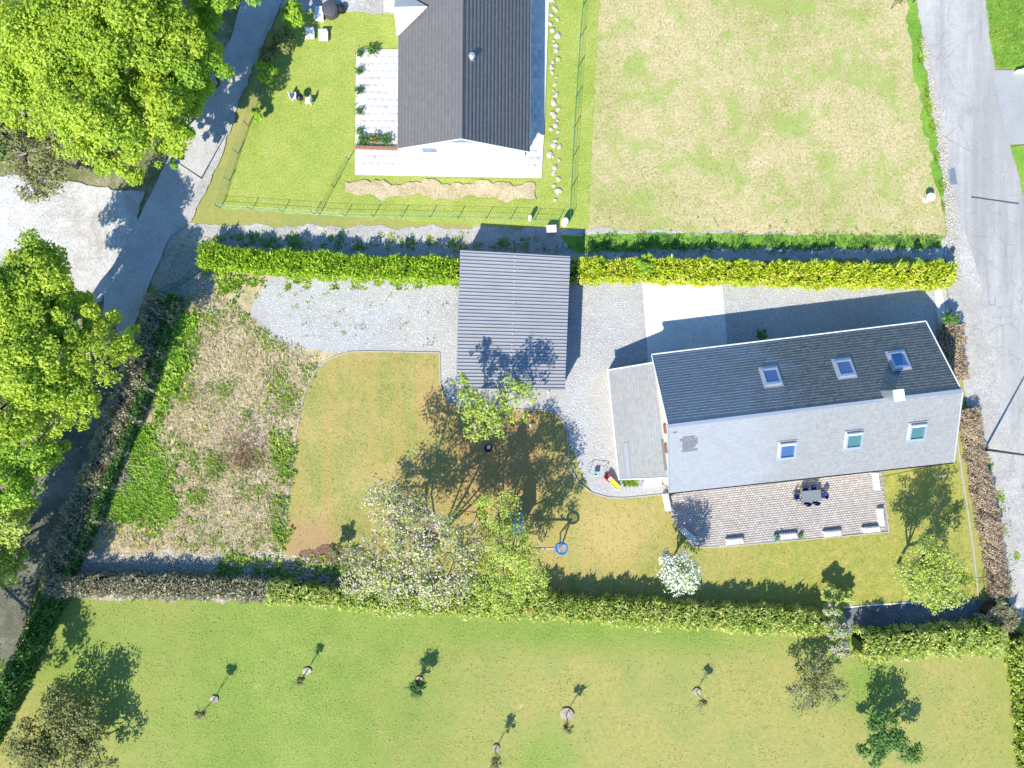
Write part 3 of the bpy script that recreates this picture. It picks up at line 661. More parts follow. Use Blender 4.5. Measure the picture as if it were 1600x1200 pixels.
# cross wing: ridge runs west, its south slope catches the sun
yv = P(622, 55, WE)[1]; yt = P(667, 10, 4.4)[1]
wE = eW0[0] + .02; v0 = np.array([wE, yv, WE]); rxx = P(668, 10, 4.3)
top_ = np.array([rxx[0], rxx[1], 4.25]); wst = wE - .1
mk('porch_roof', [(wE - .12, yv, WE + .03), (wE + .02, yv, WE + .05), tuple(top_ + [0, 0, .04]), (wE - .12, top_[1], 4.2), (wE - .12, top_[1] + 2.3, WE), (top_[0], top_[1] + .02, 4.25)],
   [(0, 1, 2, 3), (3, 2, 4)], MAT['zinc'], wh)
mk('porch_gable', [(wE - .06, yv, 0), (wE - .06, top_[1] + 2.3, 0), (wE - .06, top_[1] + 2.3, WE), (wE - .06, top_[1], 4.15), (wE - .06, yv, WE)], [(0, 1, 2, 3, 4)], MAT['white_wall'], wh)
c = P(738, 92, 5.1); vp = MB().tube([c - [0, 0, .6], c + [0, 0, .5]], .18, 10).go('roof_vent', MAT['zinc'], wh)
MB().lathe(c + [0, 0, .5], [(.26, 0), (.26, .06), (.05, .18)], 12).go('vent_cowl', MAT['zinc'], vp)

# ------------------------------------------------------------ foliage generators
def leaves(C, N, size, aspect=.5, jit=.5):
    """rhomb leaves at C with normals near N"""
    n = len(C); N = N + RNG.normal(0, jit, (n, 3)); N /= np.linalg.norm(N, axis=1)[:, None] + 1e-9
    r = RNG.normal(0, 1, (n, 3)); u = np.cross(N, r); u /= np.linalg.norm(u, axis=1)[:, None] + 1e-9; w = np.cross(N, u)
    s = (size * RNG.uniform(.6, 1.35, n))[:, None]
    v = np.stack([C - u * s * .5, C + w * s * aspect * .5, C + u * s * .5 + N * s * .12, C - w * s * aspect * .5], 1)
    return v.reshape(-1, 3), np.arange(n * 4).reshape(n, 4)
def dirs(n):
    d = RNG.normal(0, 1, (n, 3)); return d / np.linalg.norm(d, axis=1)[:, None]
def crown_pts(lobes, nsub, per, fill=.28):
    """leaf points in clumps over lobes; returns points, normals, clump centres"""
    PT, NM, CC = [], [], []
    tot = sum(l[1][0] ** 2 for l in lobes)
    for c, r in lobes:
        k = max(4, int(nsub * r[0] ** 2 / tot)); d = dirs(k); d[:, 2] = np.where(d[:, 2] < -.35, -d[:, 2], d[:, 2])
        rad = RNG.uniform(.35, 1.0, k) ** .5 * (1 + RNG.normal(0, .10, k))
        cc = c + d * r * rad[:, None] * .86
        sr = r[0] * fill * RNG.uniform(.6, 1.3, k)
        for i in range(k):
            m = max(6, int(per * (sr[i] / (r[0] * fill)) ** 2)); dd = dirs(m); rr = RNG.uniform(.1, 1, m) ** .5
            PT.append(cc[i] + dd * (rr * sr[i])[:, None] * [1, 1, .75]); NM.append(dd * .6 + d[i] * .4 + [-.15, -.3, .75])
        CC.append(cc)
    return np.concatenate(PT), np.concatenate(NM), np.concatenate(CC)
def curved(p, q, sag, k=5):
    p, q = np.asarray(p, float), np.asarray(q, float); off = RNG.normal(0, 1, 3) * sag * np.linalg.norm(q - p)
    return [p + (q - p) * t_ + off * math.sin(math.pi * t_) for t_ in np.linspace(0, 1, k)]
def tree(name, base, lobes, leaf, label, bark='bark', nsub=60, per=60, size=.2, tr=.22, twigs=1.0, group=None, fill=.28, fork=.35, leaf2=None, share2=.0, cat='tree', jit=.5, keep=1.0, aspect=.55):
    bs = P(*base); LB = [(P(x, y, z), np.array([r, r, rz])) for x, y, z, r, rz in lobes]
    th = thing(name, label, cat, bs, group)
    zm = np.mean([c[2] for c, _ in LB]); fk = bs + [0, 0, zm * fork] + (np.mean([c for c, _ in LB], 0) - bs) * [.25, .25, 0]
    PT, NM, CC = crown_pts(LB, nsub, per, fill)
    PT[:, 2] = np.maximum(PT[:, 2], .1)
    b = MB(); b.tube(curved(bs, fk, .03), np.linspace(tr, tr * .75, 5), 8); tb = b.go('trunk', MAT[bark], th, smooth=True)
    br = MB(); nodes = []
    for c, r in LB:
        nl = 1 if len(LB) > 4 else 3
        for _ in range(nl):
            q = c + dirs(1)[0] * r * (.0 if nl == 1 else .35); pts = curved(fk, q, .08)
            br.tube(pts, np.linspace(tr * .55, tr * .2, 5), 6, False); nodes += [(p, tr * .3) for p in pts[2:]]
    NP = np.array([n_[0] for n_ in nodes])
    sel = CC[RNG.random(len(CC)) < twigs][:420]
    for cc in sel:
        i = np.argmin(np.linalg.norm(NP - (cc * .9 + fk * .1), axis=1)); pts = curved(NP[i], cc, .1, 4)
        br.tube(pts, np.linspace(tr * .16, .015, 4), 4, False)
        for _ in range(2 if twigs > .8 else 0):
            e_ = cc + dirs(1)[0] * .7 * [1, 1, .8]; br.tube([pts[2], (pts[2] + e_) / 2 + dirs(1)[0] * .08, e_], [.022, .014, .006], 3, False)
    br.go('limbs', MAT[bark], th)
    if keep < 1: m_ = RNG.random(len(PT)) < keep; PT, NM = PT[m_], NM[m_]
    if leaf2:
        m_ = RNG.random(len(PT)) < share2
        v, f = leaves(PT[m_], NM[m_], size * .9, .8, jit); mk('blossom', v, f, MAT[leaf2], th); PT, NM = PT[~m_], NM[~m_]
    v, f = leaves(PT, NM, size, aspect, jit); mk('crown', v, f, MAT[leaf], th)
    return th
def hedge(pxline, w, h, leaf, label, core='core', dens=420, size=.2, spike=.5, group=None, name='hedge', bump=.2, aspect=.42, floor=.05):
    pts = [P(x, y)[:2] for x, y in pxline]
    th = thing(name, label, 'hedge', (*np.mean(pts, 0), 0), group)
    ln = sum(np.linalg.norm(pts[i + 1] - pts[i]) for i in range(len(pts) - 1)); PT = []; NM = []
    dense = densify(pts, .5, 0, False); n = len(dense); cv = []; cf = []
    for i, p in enumerate(dense):
        t_ = np.asarray(dense[min(i + 1, n - 1)]) - np.asarray(dense[max(i - 1, 0)]); t_ /= np.linalg.norm(t_); nn = np.array([-t_[1], t_[0]])
        ww = w * .36 * (1 + .08 * math.sin(i * 1.7)); hh = h * .86 * (1 + .05 * math.sin(i * 1.1 + 1))
        if i in (0, n - 1): ww *= .6
        for sx_, z_ in ((-1, 0), (-1, .8), (-.75, 1), (.75, 1), (1, .8), (1, 0)):
            q = np.asarray(p) + nn * ww * sx_; cv.append((q[0], q[1], max(0, hh * z_)))
    for i in range(n - 1):
        for k in range(5): cf.append((i * 6 + k, i * 6 + k + 1, i * 6 + k + 7, i * 6 + k + 6))
    cf.append((0, 1, 2, 3, 4, 5)); cf.append(tuple((n - 1) * 6 + k for k in range(6)))
    mk('blocking_core', cv, cf, MAT[core], th)  # solid dark core added inside the foliage to block light
    for i in range(len(pts) - 1):
        p, q = pts[i], pts[i + 1]; d = np.linalg.norm(q - p); t_ = (q - p) / d; nn = np.array([-t_[1], t_[0]])
        m = int(dens * d); s = RNG.uniform(-.15 if i == 0 else 0, d + (.15 if i == len(pts) - 2 else 0), m)
        ang = RNG.uniform(-.1, math.pi + .1, m)  # around the section: side, top, side
        cx = np.cos(ang); sz = np.sin(ang); k_ = 1 / np.maximum(np.abs(cx), np.maximum(sz, .3)) ** .75
        gx = s + sum(np.linalg.norm(pts[j + 1] - pts[j]) for j in range(i))
        bl = 1 + bump * (np.sin(gx * 1.9 + i) * .5 + np.sin(gx * 4.3 + ang * 3) * .5 + np.sin(gx * 9.1 + ang * 7) * .35) + .08 * np.sin(gx * .63 + 2) + RNG.normal(0, .07, m)
        off = cx * k_ * w / 2 * bl; zz = np.maximum(floor, h * .45 + (sz * k_ * .55 - (ang < .25) * RNG.uniform(0, .42, m) - (ang > math.pi - .25) * RNG.uniform(0, .42, m)) * h * bl)
        zz = np.where((ang < .6) | (ang > math.pi - .6), zz * RNG.uniform(.5, 1, m), zz)
        zz = np.maximum(zz, floor)
        x = p[None] + t_[None] * s[:, None] + nn[None] * off[:, None]
        PT.append(np.column_stack([x, zz])); N3 = np.column_stack([nn[0] * cx, nn[1] * cx, sz * .8 + .3]); NM.append(N3)
    PT = np.concatenate(PT); NM = np.concatenate(NM)
    # upright sprigs: long axis follows up/outward
    n = len(PT); up = NM * [.6, .6, 1] + RNG.normal(0, .55, (n, 3)); up /= np.linalg.norm(up, axis=1)[:, None]
    r = RNG.normal(0, 1, (n, 3)); w_ = np.cross(up, r); w_ /= np.linalg.norm(w_, axis=1)[:, None]
    flat = RNG.random(n) > spike
    v1, f1 = leaves(PT[flat], NM[flat], size * .9, .6, .45)
    Q = PT[~flat]; U_ = up[~flat]; W_ = w_[~flat]; s = (size * RNG.uniform(.7, 1.6, len(Q)))[:, None]
    v2 = np.stack([Q - U_ * s * .5, Q + W_ * s * aspect * .5, Q + U_ * s * .8, Q - W_ * s * aspect * .5], 1).reshape(-1, 3)
    v = np.concatenate([v1, v2]); f = np.concatenate([f1, np.arange(len(v2)).reshape(-1, 4) + len(v1)])
    mk('foliage', v, f, MAT[leaf], th); return th
def tufts(name, pts, size, mat, blades=7, flat=.5, asp=.22, label=None):
    n = len(pts); C = np.repeat(pts, blades, 0); s = np.repeat(size * RNG.uniform(.5, 1.4, n), blades)[:, None]
    a_ = RNG.uniform(0, 2 * np.pi, len(C)); d = np.column_stack([np.cos(a_), np.sin(a_), np.zeros(len(C)) + flat * RNG.uniform(.3, 2, len(C))]); d /= np.linalg.norm(d, axis=1)[:, None]
    w_ = np.column_stack([-np.sin(a_), np.cos(a_), np.zeros(len(C))])
    b = C + d * s * .1; v = np.stack([b, b + d * s * .55 + w_ * s * asp * .5, b + d * s, b + d * s * .55 - w_ * s * asp * .5], 1).reshape(-1, 3)
    return mk(name, v, np.arange(len(v)).reshape(-1, 4), MAT[mat], kind='stuff')
def scatter(pxpoly, n, clump=0, cr=1.0, z=.03, soft=.0):
    poly = [tuple(P(x, y)[:2]) for x, y in pxpoly]; q = np.array(poly); lo, hi = q.min(0), q.max(0); out = np.zeros((0, 2))
    cen = RNG.uniform(lo, hi, (clump, 2)) if clump else None
    for _ in range(60):
        if clump: c = cen[RNG.integers(0, clump, n)] + RNG.normal(0, cr, (n, 2)) * RNG.uniform(.3, 1, (n, 1))
        else: c = RNG.uniform(lo, hi, (n, 2))
        out = np.concatenate([out, c[inpoly(c, poly)]])
        if len(out) >= n: break
    out = out[:n]; out = out + RNG.normal(0, 1, out.shape) * soft * RNG.uniform(0, 1.6, (len(out), 1)) ** 2 if soft else out; return np.column_stack([out, np.full(len(out), z)])

# ------------------------------------------------------------ hedges
hedge([(328, 404), (420, 414), (560, 421), (640, 424), (716, 427)], 1.75, 2.0, 'hedge_g', 'bright green conifer hedge between the carport and the wire gate', dens=620, size=.26, spike=.7)
hedge([(906, 426), (1010, 426), (1200, 431), (1380, 434), (1470, 433)], 1.7, 1.95, 'hedge_y', 'long yellow-green conifer hedge along the gravel drive east of the carport', dens=640, size=.24, spike=.75)
hedge([(893, 425), (901, 427)], 1.7, 1.2, 'hedge_g', 'short dark green shrub piece squeezed between carport and yellow hedge', dens=500, size=.24, name='shrub')
tree('shrub', (1008, 418), [(1008, 413, 1.7, .9, .9)], 'mid', 'round green shrub growing out of the top of the yellow-green hedge', nsub=26, per=70, size=.2, tr=.06, cat='shrub', twigs=.3)
tree('shrub', (1434, 425), [(1436, 408, 2.0, .4, .5)], 'mid', 'small green shoot rising from the road end of the yellow-green hedge', nsub=8, per=40, size=.2, tr=.04, cat='shrub', twigs=.3)
hedge([(830, 936), (900, 945), (1050, 953), (1180, 960), (1282, 966)], 1.9, 1.95, 'hedge_s', 'pale green hedge between the lawn and the southern meadow', dens=620, size=.24, spike=.7)
hedge([(430, 918), (500, 925), (600, 935), (820, 944)], 1.6, 1.7, 'hedge_s', 'green hedge stretch below the big pale tree', dens=520, size=.24, spike=.6)
hedge([(1330, 1000), (1430, 992), (1540, 985)], 2.0, 2.4, 'hedge_s', 'yellowish hedge south of the shaded gravel strip', dens=640, size=.24, spike=.7)
hedge([(88, 908), (180, 910), (300, 912), (430, 917)], 1.7, 1.6, 'twig', 'dry twiggy hedge along the south edge of the rough plot', 'core_brown', dens=600, size=.24, spike=.8, aspect=.22)
hedge([(262, 470), (235, 560), (200, 650), (168, 730), (130, 820), (92, 900)], 2.3, 1.5, 'twig', 'broad dry twiggy hedge between the shaded track and the rough plot', 'core_brown', dens=850, size=.26, spike=.85, aspect=.2, bump=.2)
hedge([(280, 465), (255, 555), (222, 645), (192, 722), (155, 812), (118, 890)], .6, 1.5, 'deep', 'thin dark green hedge lining the inner side of the twiggy hedge', dens=420, size=.2, spike=.4)
hedge([(1504, 640), (1520, 720), (1535, 800), (1548, 870), (1556, 925)], 1.35, 1.1, 'beech', 'dry brown beech hedge along the road beside the south lawn', 'core_brown', dens=1600, size=.14, spike=.6, bump=.2, aspect=.3)
hedge([(1478, 512), (1480, 545), (1487, 592)], 1.4, 1.3, 'beech', 'short brown hedge at the east gable of the main house', 'core_brown', dens=1500, size=.14, spike=.6, bump=.2)
hedge([(1576, 985), (1590, 1060), (1600, 1140), (1608, 1260)], 1.6, 2.0, 'fresh', 'tall leafy hedge bounding the meadow at the road side', dens=520, size=.24, spike=.5)
hedge([(95, 925), (60, 1000), (20, 1085), (-30, 1190)], 1.6, 1.6, 'deep', 'dark green hedge between the track and the meadow', dens=420, size=.26, spike=.4)
hedge([(1535, 945), (1550, 960), (1570, 965)], 1.8, 1.4, 'twig', 'tangle of brown brush at the end of the gravel strip', 'core_brown', dens=900, size=.3, spike=.9, aspect=.15, name='brush_pile')

# ------------------------------------------------------------ trees
tree('tree', (215, 195), [(90, 60, 10, 4.2, 3), (190, 60, 10.5, 4.2, 3), (150, 170, 10, 4, 3), (245, 175, 8.5, 3.2, 2.6), (45, 130, 9, 3.4, 2.5), (175, 245, 7.5, 2.4, 2), (272, 60, 9, 3.0, 2.5), (200, -30, 10, 4.2, 3)], 'lime',
     'very large lime-green tree beside the upper left road', 'dark_bark', nsub=360, per=340, size=.25, tr=.5, twigs=.15, fill=.26)
tree('tree', (325, 75), [(335, 10, 6.5, 2.4, 2), (300, 75, 7, 2.2, 2), (300, 150, 6, 2.2, 2), (275, 215, 5, 1.5, 1.5), (262, 245, 4, 1.3, 1.2), (310, 105, 8, 2.3, 2), (265, 165, 8, 2.0, 2), (345, -30, 8, 2.8, 2)], 'mid', 'mid-green tree between the huge lime-green tree and the road', 'dark_bark', nsub=170, per=190, size=.23, tr=.28, twigs=.15)
tree('tree', (60, 300), [(20, 60, 6, 3, 2), (-10, 200, 6, 3, 2)], 'deep', 'dark green tree at the left edge behind the lime-green giant', 'dark_bark', nsub=60, per=120, size=.3, tr=.3, twigs=.2)
tree('tree', (120, 262), [(35, 230, 6, 2.6, 2), (90, 262, 5, 2.3, 1.8), (50, 290, 4.5, 1.8, 1.3)], 'olive', 'thin olive-grey tree above the white paved apron', 'pale_bark', nsub=70, per=60, size=.24, tr=.2, twigs=.9, keep=.7)
tree('tree', (95, 525), [(55, 435, 8.5, 2.9, 2.2), (15, 480, 9, 3.2, 2.4), (100, 460, 7.5, 1.9, 1.6), (45, 570, 9, 3.4, 2.6), (0, 640, 9, 3.2, 2.4), (112, 505, 8, 2.0, 1.8)], 'lime', 'big green tree at the left edge above the white apron', 'dark_bark', nsub=250, per=260, size=.25, tr=.42, twigs=.2)
tree('tree', (128, 590), [(182, 518, 6.5, 2.0, 1.8), (150, 560, 7.2, 2.6, 2.1), (110, 590, 7.5, 2.5, 2), (195, 560, 6, 1.5, 1.4), (125, 635, 6.5, 1.9, 1.6), (70, 640, 7, 2.4, 2)], 'lime', 'yellow-green tree overhanging the road end and the shaded track', 'bark', nsub=150, per=110, size=.22, tr=.32, twigs=.5, keep=.85)
tree('tree', (35, 745), [(40, 700, 6.5, 2.4, 2), (85, 705, 5, 1.2, 1.1), (10, 755, 7, 2.6, 2), (45, 755, 5, 1.5, 1.3)], 'mid', 'green tree at the left edge with a branch over the shaded track', 'bark', nsub=110, per=110, size=.26, tr=.28, twigs=.4, keep=.9)
tree('tree', (20, 850), [(15, 820, 6.5, 2.3, 2), (25, 875, 5, 1.5, 1.3), (-15, 880, 6, 2.2, 1.8), (42, 790, 4.5, 1.2, 1)], 'fresh', 'pale green tree low on the left edge beside the track', 'bark', nsub=90, per=110, size=.26, tr=.28, twigs=.4, keep=.9)
tree('blossom_tree', (697, 838), [(612, 790, 7.2, 2.6, 1.7), (590, 880, 6.5, 2.7, 1.8), (640, 895, 7.5, 3.0, 2.0), (700, 900, 7.2, 2.7, 2.0), (665, 835, 8, 2.9, 1.8), (562, 905, 5.5, 1.9, 1.3), (725, 855, 7, 2.2, 1.7)], 'petal',
     'wide sparse tree with pale pinkish blossom on the lawn', 'pale_bark', nsub=400, per=34, size=.19, tr=.2, twigs=1.0, fill=.25, fork=.10, leaf2='fresh', share2=.45)
tree('tree', (775, 836), [(780, 800, 6.5, 2.0, 1.8), (800, 862, 7.5, 2.6, 2), (765, 905, 7, 2.2, 1.8), (830, 905, 6, 1.9, 1.6), (785, 930, 5.5, 1.6, 1.4), (745, 800, 6, 1.3, 1.2)], 'fresh',
     'leafy green tree on the lawn right of the blossoming tree', 'bark', nsub=230, per=48, size=.18, tr=.2, twigs=.8, fill=.26, fork=.2)
tree('tree', (766, 652), [(735, 628, 6.2, 1.5, 1.0), (765, 645, 6.5, 1.6, 1.0), (805, 622, 6.2, 1.9, 1.1), (745, 665, 5.5, 1.4, .9), (780, 668, 5.2, 1.1, .8), (725, 600, 6.0, 1.0, .8)], 'fresh',
     'sparse young-leaved tree at the south side of the carport', 'pale_bark', nsub=105, per=18, size=.24, tr=.16, twigs=1.0, fill=.26, leaf2='mid', share2=.3)
tree('blossom_tree', (1048, 878), [(1062, 893, 3.6, 1.9, 1.5), (1072, 903, 3.2, 1.5, 1.1), (1050, 880, 3.6, 1.2, 1.1)], 'mid', 'small white-blossoming tree at the left end of the patio', 'bark', nsub=95, per=48, size=.17, tr=.12, twigs=.9, leaf2='white_petal', share2=.72, keep=.8)
tree('tree', (1403, 880), [(1455, 890, 5.2, 2.5, 2), (1425, 905, 4.8, 2.0, 1.6), (1485, 915, 4.8, 1.9, 1.6), (1440, 870, 5.6, 1.8, 1.4), (1465, 935, 4, 1.5, 1.2)], 'fresh', 'fresh green tree in the south-east corner of the lawn', 'bark', nsub=190, per=36, size=.18, tr=.16, twigs=.9, fill=.25)
tree('lilac_bush', (1298, 968), [(1297, 953, 2.4, .8, .9), (1308, 980, 2.4, 1.1, 1.0), (1311, 1010, 2.2, 1.0, .9)], 'mid', 'lilac bush with pinkish flowers between the two southern hedges', 'bark', nsub=80, per=60, size=.17, tr=.1, leaf2='lilac', share2=.5, cat='shrub', twigs=.4)
tree('shrub', (523, 858), [(525, 862, 1.4, .75, .6), (540, 885, 1.2, .6, .5)], 'olive', 'small olive shrub at the edge of the lawn left of the blossoming tree', 'bark', nsub=34, per=40, size=.18, tr=.06, cat='shrub')
tree('shrub', (1300, 922), [(1300, 925, 1.2, .9, .9), (1320, 935, 1.1, .8, .6)], 'hedge_s', 'round leafy shrub on the lawn behind the lilac bush', nsub=50, per=60, size=.18, tr=.06, cat='shrub', twigs=.2)
tree('shrub', (1482, 505), [(1484, 500, 1.2, .7, .6)], 'deep', 'dark green bush shaded by the house at the drive entrance', nsub=24, per=50, size=.16, tr=.05, cat='shrub', twigs=.2)
tree('shrub', (1191, 524), [(1190, 523, .6, .55, .3)], 'deep', 'dark low plant by the north wall of the main house', nsub=14, per=30, size=.16, tr=.03, cat='plant', twigs=.2)
tree('shrub', (463, 22), [(458, 25, 1.8, 1.1, 1)], 'mid', 'round green shrub at the corner of the neighbour garden', nsub=24, per=80, size=.22, tr=.06, cat='shrub', twigs=.2)
tree('shrub', (445, 68), [(440, 62, 1.2, 1.3, .8), (425, 90, 1.1, 1.0, .7)], 'olive', 'olive shrub on the neighbour boundary below the round green one', nsub=34, per=70, size=.2, tr=.06, cat='shrub', twigs=.2)
tree('shrub', (420, 118), [(418, 112, 1.2, 1.0, .8), (404, 180, .8, .7, .6)], 'mid', 'low green shrub on the neighbour boundary near the footway', nsub=30, per=70, size=.2, tr=.06, cat='shrub', twigs=.2)
tree('tree', (-60, 905), [(-85, 945, 8.5, 3.4, 2.4), (-70, 1040, 8, 3.2, 2.2), (-140, 850, 9, 3.6, 2.6), (-60, 890, 7, 2.4, 2), (-150, 1100, 9, 3.6, 2.6), (-105, 1010, 8.5, 3.0, 2.2), (-115, 1190, 8, 3.2, 2.4)], 'mid', 'tree beyond the left edge of the view beside the shaded track', 'bark', nsub=190, per=110, size=.3, tr=.35, twigs=.2)
# meadow trees
tree('tree', (105, 1130), [(115, 1120, 2.4, 2.8, 1.5), (50, 1165, 2.3, 2.6, 1.4), (150, 1180, 2.2, 2.0, 1.3), (85, 1190, 2.6, 2.6, 1.5)], 'olive', 'dull green spreading tree in the lower left corner of the meadow', 'bark', nsub=150, per=60, size=.24, tr=.22, twigs=.7)
tree('tree', (1270, 1068), [(1275, 1045, 2.4, 1.6, 1.0), (1255, 1085, 2.6, 1.7, 1.1), (1300, 1080, 2.4, 1.4, 1.0)], 'olive', 'sparse greyish tree in the meadow below the lilac bush', 'pale_bark', nsub=80, per=26, size=.2, tr=.14, twigs=1.0)
tree('tree', (1380, 1140), [(1385, 1140, 2.4, 2.0, 1.3), (1415, 1165, 2.2, 1.5, 1.1), (1360, 1170, 2.2, 1.5, 1.1)], 'deep', 'dark leafy tree low in the meadow on the right', 'bark', nsub=75, per=50, size=.22, tr=.16, twigs=.6)
young = [(335, 1092, 300, 1118, 2.6, .5), (480, 1048, 468, 1062, 2.0, .4), (655, 1062, 668, 1042, 1.6, .8), (885, 1115, 890, 1138, 2.3, .45), (1088, 1080, 1098, 1098, 2.0, .4), (775, 1168, 772, 1190, 2.2, .6), (1392, 14, 1398, 6, 1.8, .6)]
nm = ['young tree in a bare earth disc, leftmost in the meadow', 'young tree on bare earth, second from the left in the meadow', 'bushy dark young tree on the border of green and yellow meadow', 'young tree beside the large bare patch in the yellow meadow', 'young tree with a long shadow in the yellow meadow', 'thin young tree at the bottom edge of the meadow', 'young tree in the north-east corner of the dry field']
for k, (bx, by, cx, cy, z_, r_) in enumerate(young):
    cz = P(bx, by, 0); cpx = 800 + (bx - 800) / (1 - z_ / H); cpy = 600 + (by - 600) / (1 - z_ / H)
    tree('young_tree', (bx, by), [(cpx, cpy, z_, r_, r_)], 'deep' if k == 2 else 'olive', nm[k], nsub=14 if k != 2 else 40, per=26, size=.17, tr=.04, group='young trees in bare earth discs' if k < 6 else None)
    rad = 7 if k != 3 else 12
    if k < 6: sheet('tree_disc', [(bx + rad * math.cos(i * .7) * random.uniform(.8, 1.15), by + rad * .85 * math.sin(i * .7)) for i in range(9)], 'stony', .12)
    MB().tube([P(bx + 3, by), P(bx + 3, by, 1.4)], .035, 6).go('stake', MAT['pale_wood'], None, kind=None) if False else None

# ------------------------------------------------------------ weeds, tufts
ROUGH = [(280, 470), (330, 450), (420, 520), (500, 560), (470, 640), (455, 760), (443, 860), (130, 860), (160, 790), (205, 670), (240, 560)]
tufts('dry_grass', scatter(ROUGH, 8000), .3, 'straw_blade', 5, .5, .12)
tufts('rough_grass', scatter(ROUGH, 1700, 60, 1.1), .3, 'weed', 7, .6, .2)
tufts('nettles', scatter([(205, 650), (240, 690), (262, 760), (270, 800), (200, 808), (160, 800), (185, 720)], 3000, 90, .7, soft=.5), .32, 'nettle', 8, .6, .42)
tufts('weeds', scatter([(262, 480), (300, 500), (300, 560), (250, 650), (225, 650), (235, 560)], 640, 22, .5, soft=.3), .4, 'nettle', 9, .6, .45)
tufts('weeds', scatter([(425, 650), (462, 650), (447, 860), (425, 860)], 240, 14, .45, soft=.15), .34, 'weed', 8, .5, .4)
tufts('weeds', scatter([(340, 435), (420, 435), (400, 445), (345, 460)], 130, 9, .5, soft=.4), .32, 'weed', 8, .5, .4)
tufts('weeds', scatter([(280, 366), (870, 372), (890, 392), (360, 388)], 420, 70, .35, soft=.2), .17, 'weed', 8, .4, .45)
tufts('weeds', scatter([(430, 436), (716, 440), (716, 450), (430, 452)], 120, 14, .3), .22, 'weed', 8, .4, .45)
tufts('weeds', scatter([(430, 455), (700, 455), (700, 545), (430, 535)], 110, 50, .3), .14, 'weed', 6, .4, .4)
tufts('weeds', scatter([(350, 865), (560, 885), (560, 905), (340, 900)], 420, 24, .6, soft=.4), .26, 'weed', 8, .5, .4)
tufts('weeds', scatter([(1535, 700), (1550, 700), (1598, 900), (1575, 930)], 160, 18, .35), .2, 'weed', 8, .3, .4)
tufts('weeds', scatter([(1430, 60), (1442, 60), (1486, 330), (1474, 330)], 420, 24, .4), .18, 'weed', 7, .3, .4)
tufts('weeds', scatter([(972, 748), (999, 748), (999, 756), (975, 757)], 60), .28, 'weed', 8, .5, .4)
tufts('long_grass', scatter([(895, 366), (1470, 368), (1470, 388), (900, 394)], 1500, 160, .5, soft=.25), .17, 'deep', 6, .5, .2)  # deep leaf darkens this verge: hedge shade put into the blade colour
tufts('long_grass', scatter([(1538, -10), (1605, -10), (1605, 100), (1560, 106), (1545, 60)], 1200), .22, 'weed', 6, .5, .14)
tufts('dandelions', scatter(ROUGH, 60, 26, .35, .16), .11, 'flower', 6, .2, .6)
def disc_pts(n): return None
lp = scatter([(440, 545), (1540, 545), (1540, 1000), (440, 1000)], 26000); lp = lp[inpoly(lp[:, :2], [tuple(p) for p in lawn_poly])]
lp[:, 2] = .085
o = tufts('lawn_grass', lp, .075, 'lawn_blade', 3, .35, .4)
tufts('meadow_grass_tufts', scatter([(-10, 935), (90, 935), (800, 975), (1290, 995), (1560, 1040), (1570, 1210), (-10, 1210)], 9000, 900, 1.2), .09, 'lawn_blade', 4, .4, .3)
tufts('field_grass_tufts', scatter([(925, -10), (1430, -10), (1468, 355), (922, 360)], 6000, 500, 1.2), .09, 'lawn_blade', 4, .4, .3)
# twig heap and mulch heap
def sticks(name, pxc, r, n, mat, label, cat, lmin=.5, lmax=1.8, zz=.5, th=.02):
    c = P(*pxc); t_ = thing(name, label, cat, c); b = MB()
    for i in range(n):
        p = c + [random.gauss(0, r * .5), random.gauss(0, r * .5), random.uniform(.05, zz)]; a_ = random.uniform(0, 6.28); l_ = random.uniform(lmin, lmax) / 2
        d = np.array([math.cos(a_) * l_, math.sin(a_) * l_, random.gauss(0, .12)]); m_ = p + np.array([0, 0, random.uniform(0, .1)])
        q0, q1 = p - d, p + d; q0[2] = max(q0[2], .03); q1[2] = max(q1[2], .03)
        b.tube([q0, m_, q1], [th * random.uniform(.6, 1.4), th, th * .5], 4)
    b.go('sticks', MAT[mat], t_, kind='stuff'); return t_
sticks('branch_pile', (181, 742), 1.5, 80, 'pale_bark', 'heap of bleached cut branches between twiggy hedge and nettles', 'branch pile', .6, 2.0, .5, .025)
sticks('branch_pile', (190, 722), .9, 30, 'pale_wood', 'small heap of brown sticks just above the bleached branches', 'branch pile', .5, 1.4, .5, .03)
sticks('mulch_heap', (384, 708), 1.8, 420, 'wood', 'reddish brown heap of cut twigs on the bare pinkish soil', 'heap', .2, .7, .3, .014)
sticks('branch_pile', (1550, 905), 1.2, 70, 'dark_bark', 'dark bare brush sticking out of the brown beech hedge', 'brush', .6, 1.8, 1.3, .02)
# pale stones
def stone_mb(r, sq=.7):
    b = MB(); t_ = (1 + 5 ** .5) / 2
    vs = [(-1, t_, 0), (1, t_, 0), (-1, -t_, 0), (1, -t_, 0), (0, -1, t_), (0, 1, t_), (0, -1, -t_), (0, 1, -t_), (t_, 0, -1), (t_, 0, 1), (-t_, 0, -1), (-t_, 0, 1)]
    fs = [(0, 11, 5), (0, 5, 1), (0, 1, 7), (0, 7, 10), (0, 10, 11), (1, 5, 9), (5, 11, 4), (11, 10, 2), (10, 7, 6), (7, 1, 8), (3, 9, 4), (3, 4, 2), (3, 2, 6), (3, 6, 8), (3, 8, 9), (4, 9, 5), (2, 4, 11), (6, 2, 10), (8, 6, 7), (9, 8, 1)]
    b.add([(x * r / 1.9 * random.uniform(.8, 1.2), y * r / 1.9 * random.uniform(.8, 1.2), z * r / 1.9 * sq * random.uniform(.8, 1.2)) for x, y, z in vs], fs); return b
SM = []
for i in range(6):
    o = stone_mb(.3).go('stone', MAT['pale_stone'], None, local=True); SM.append(o.data); bpy.data.objects.remove(o)
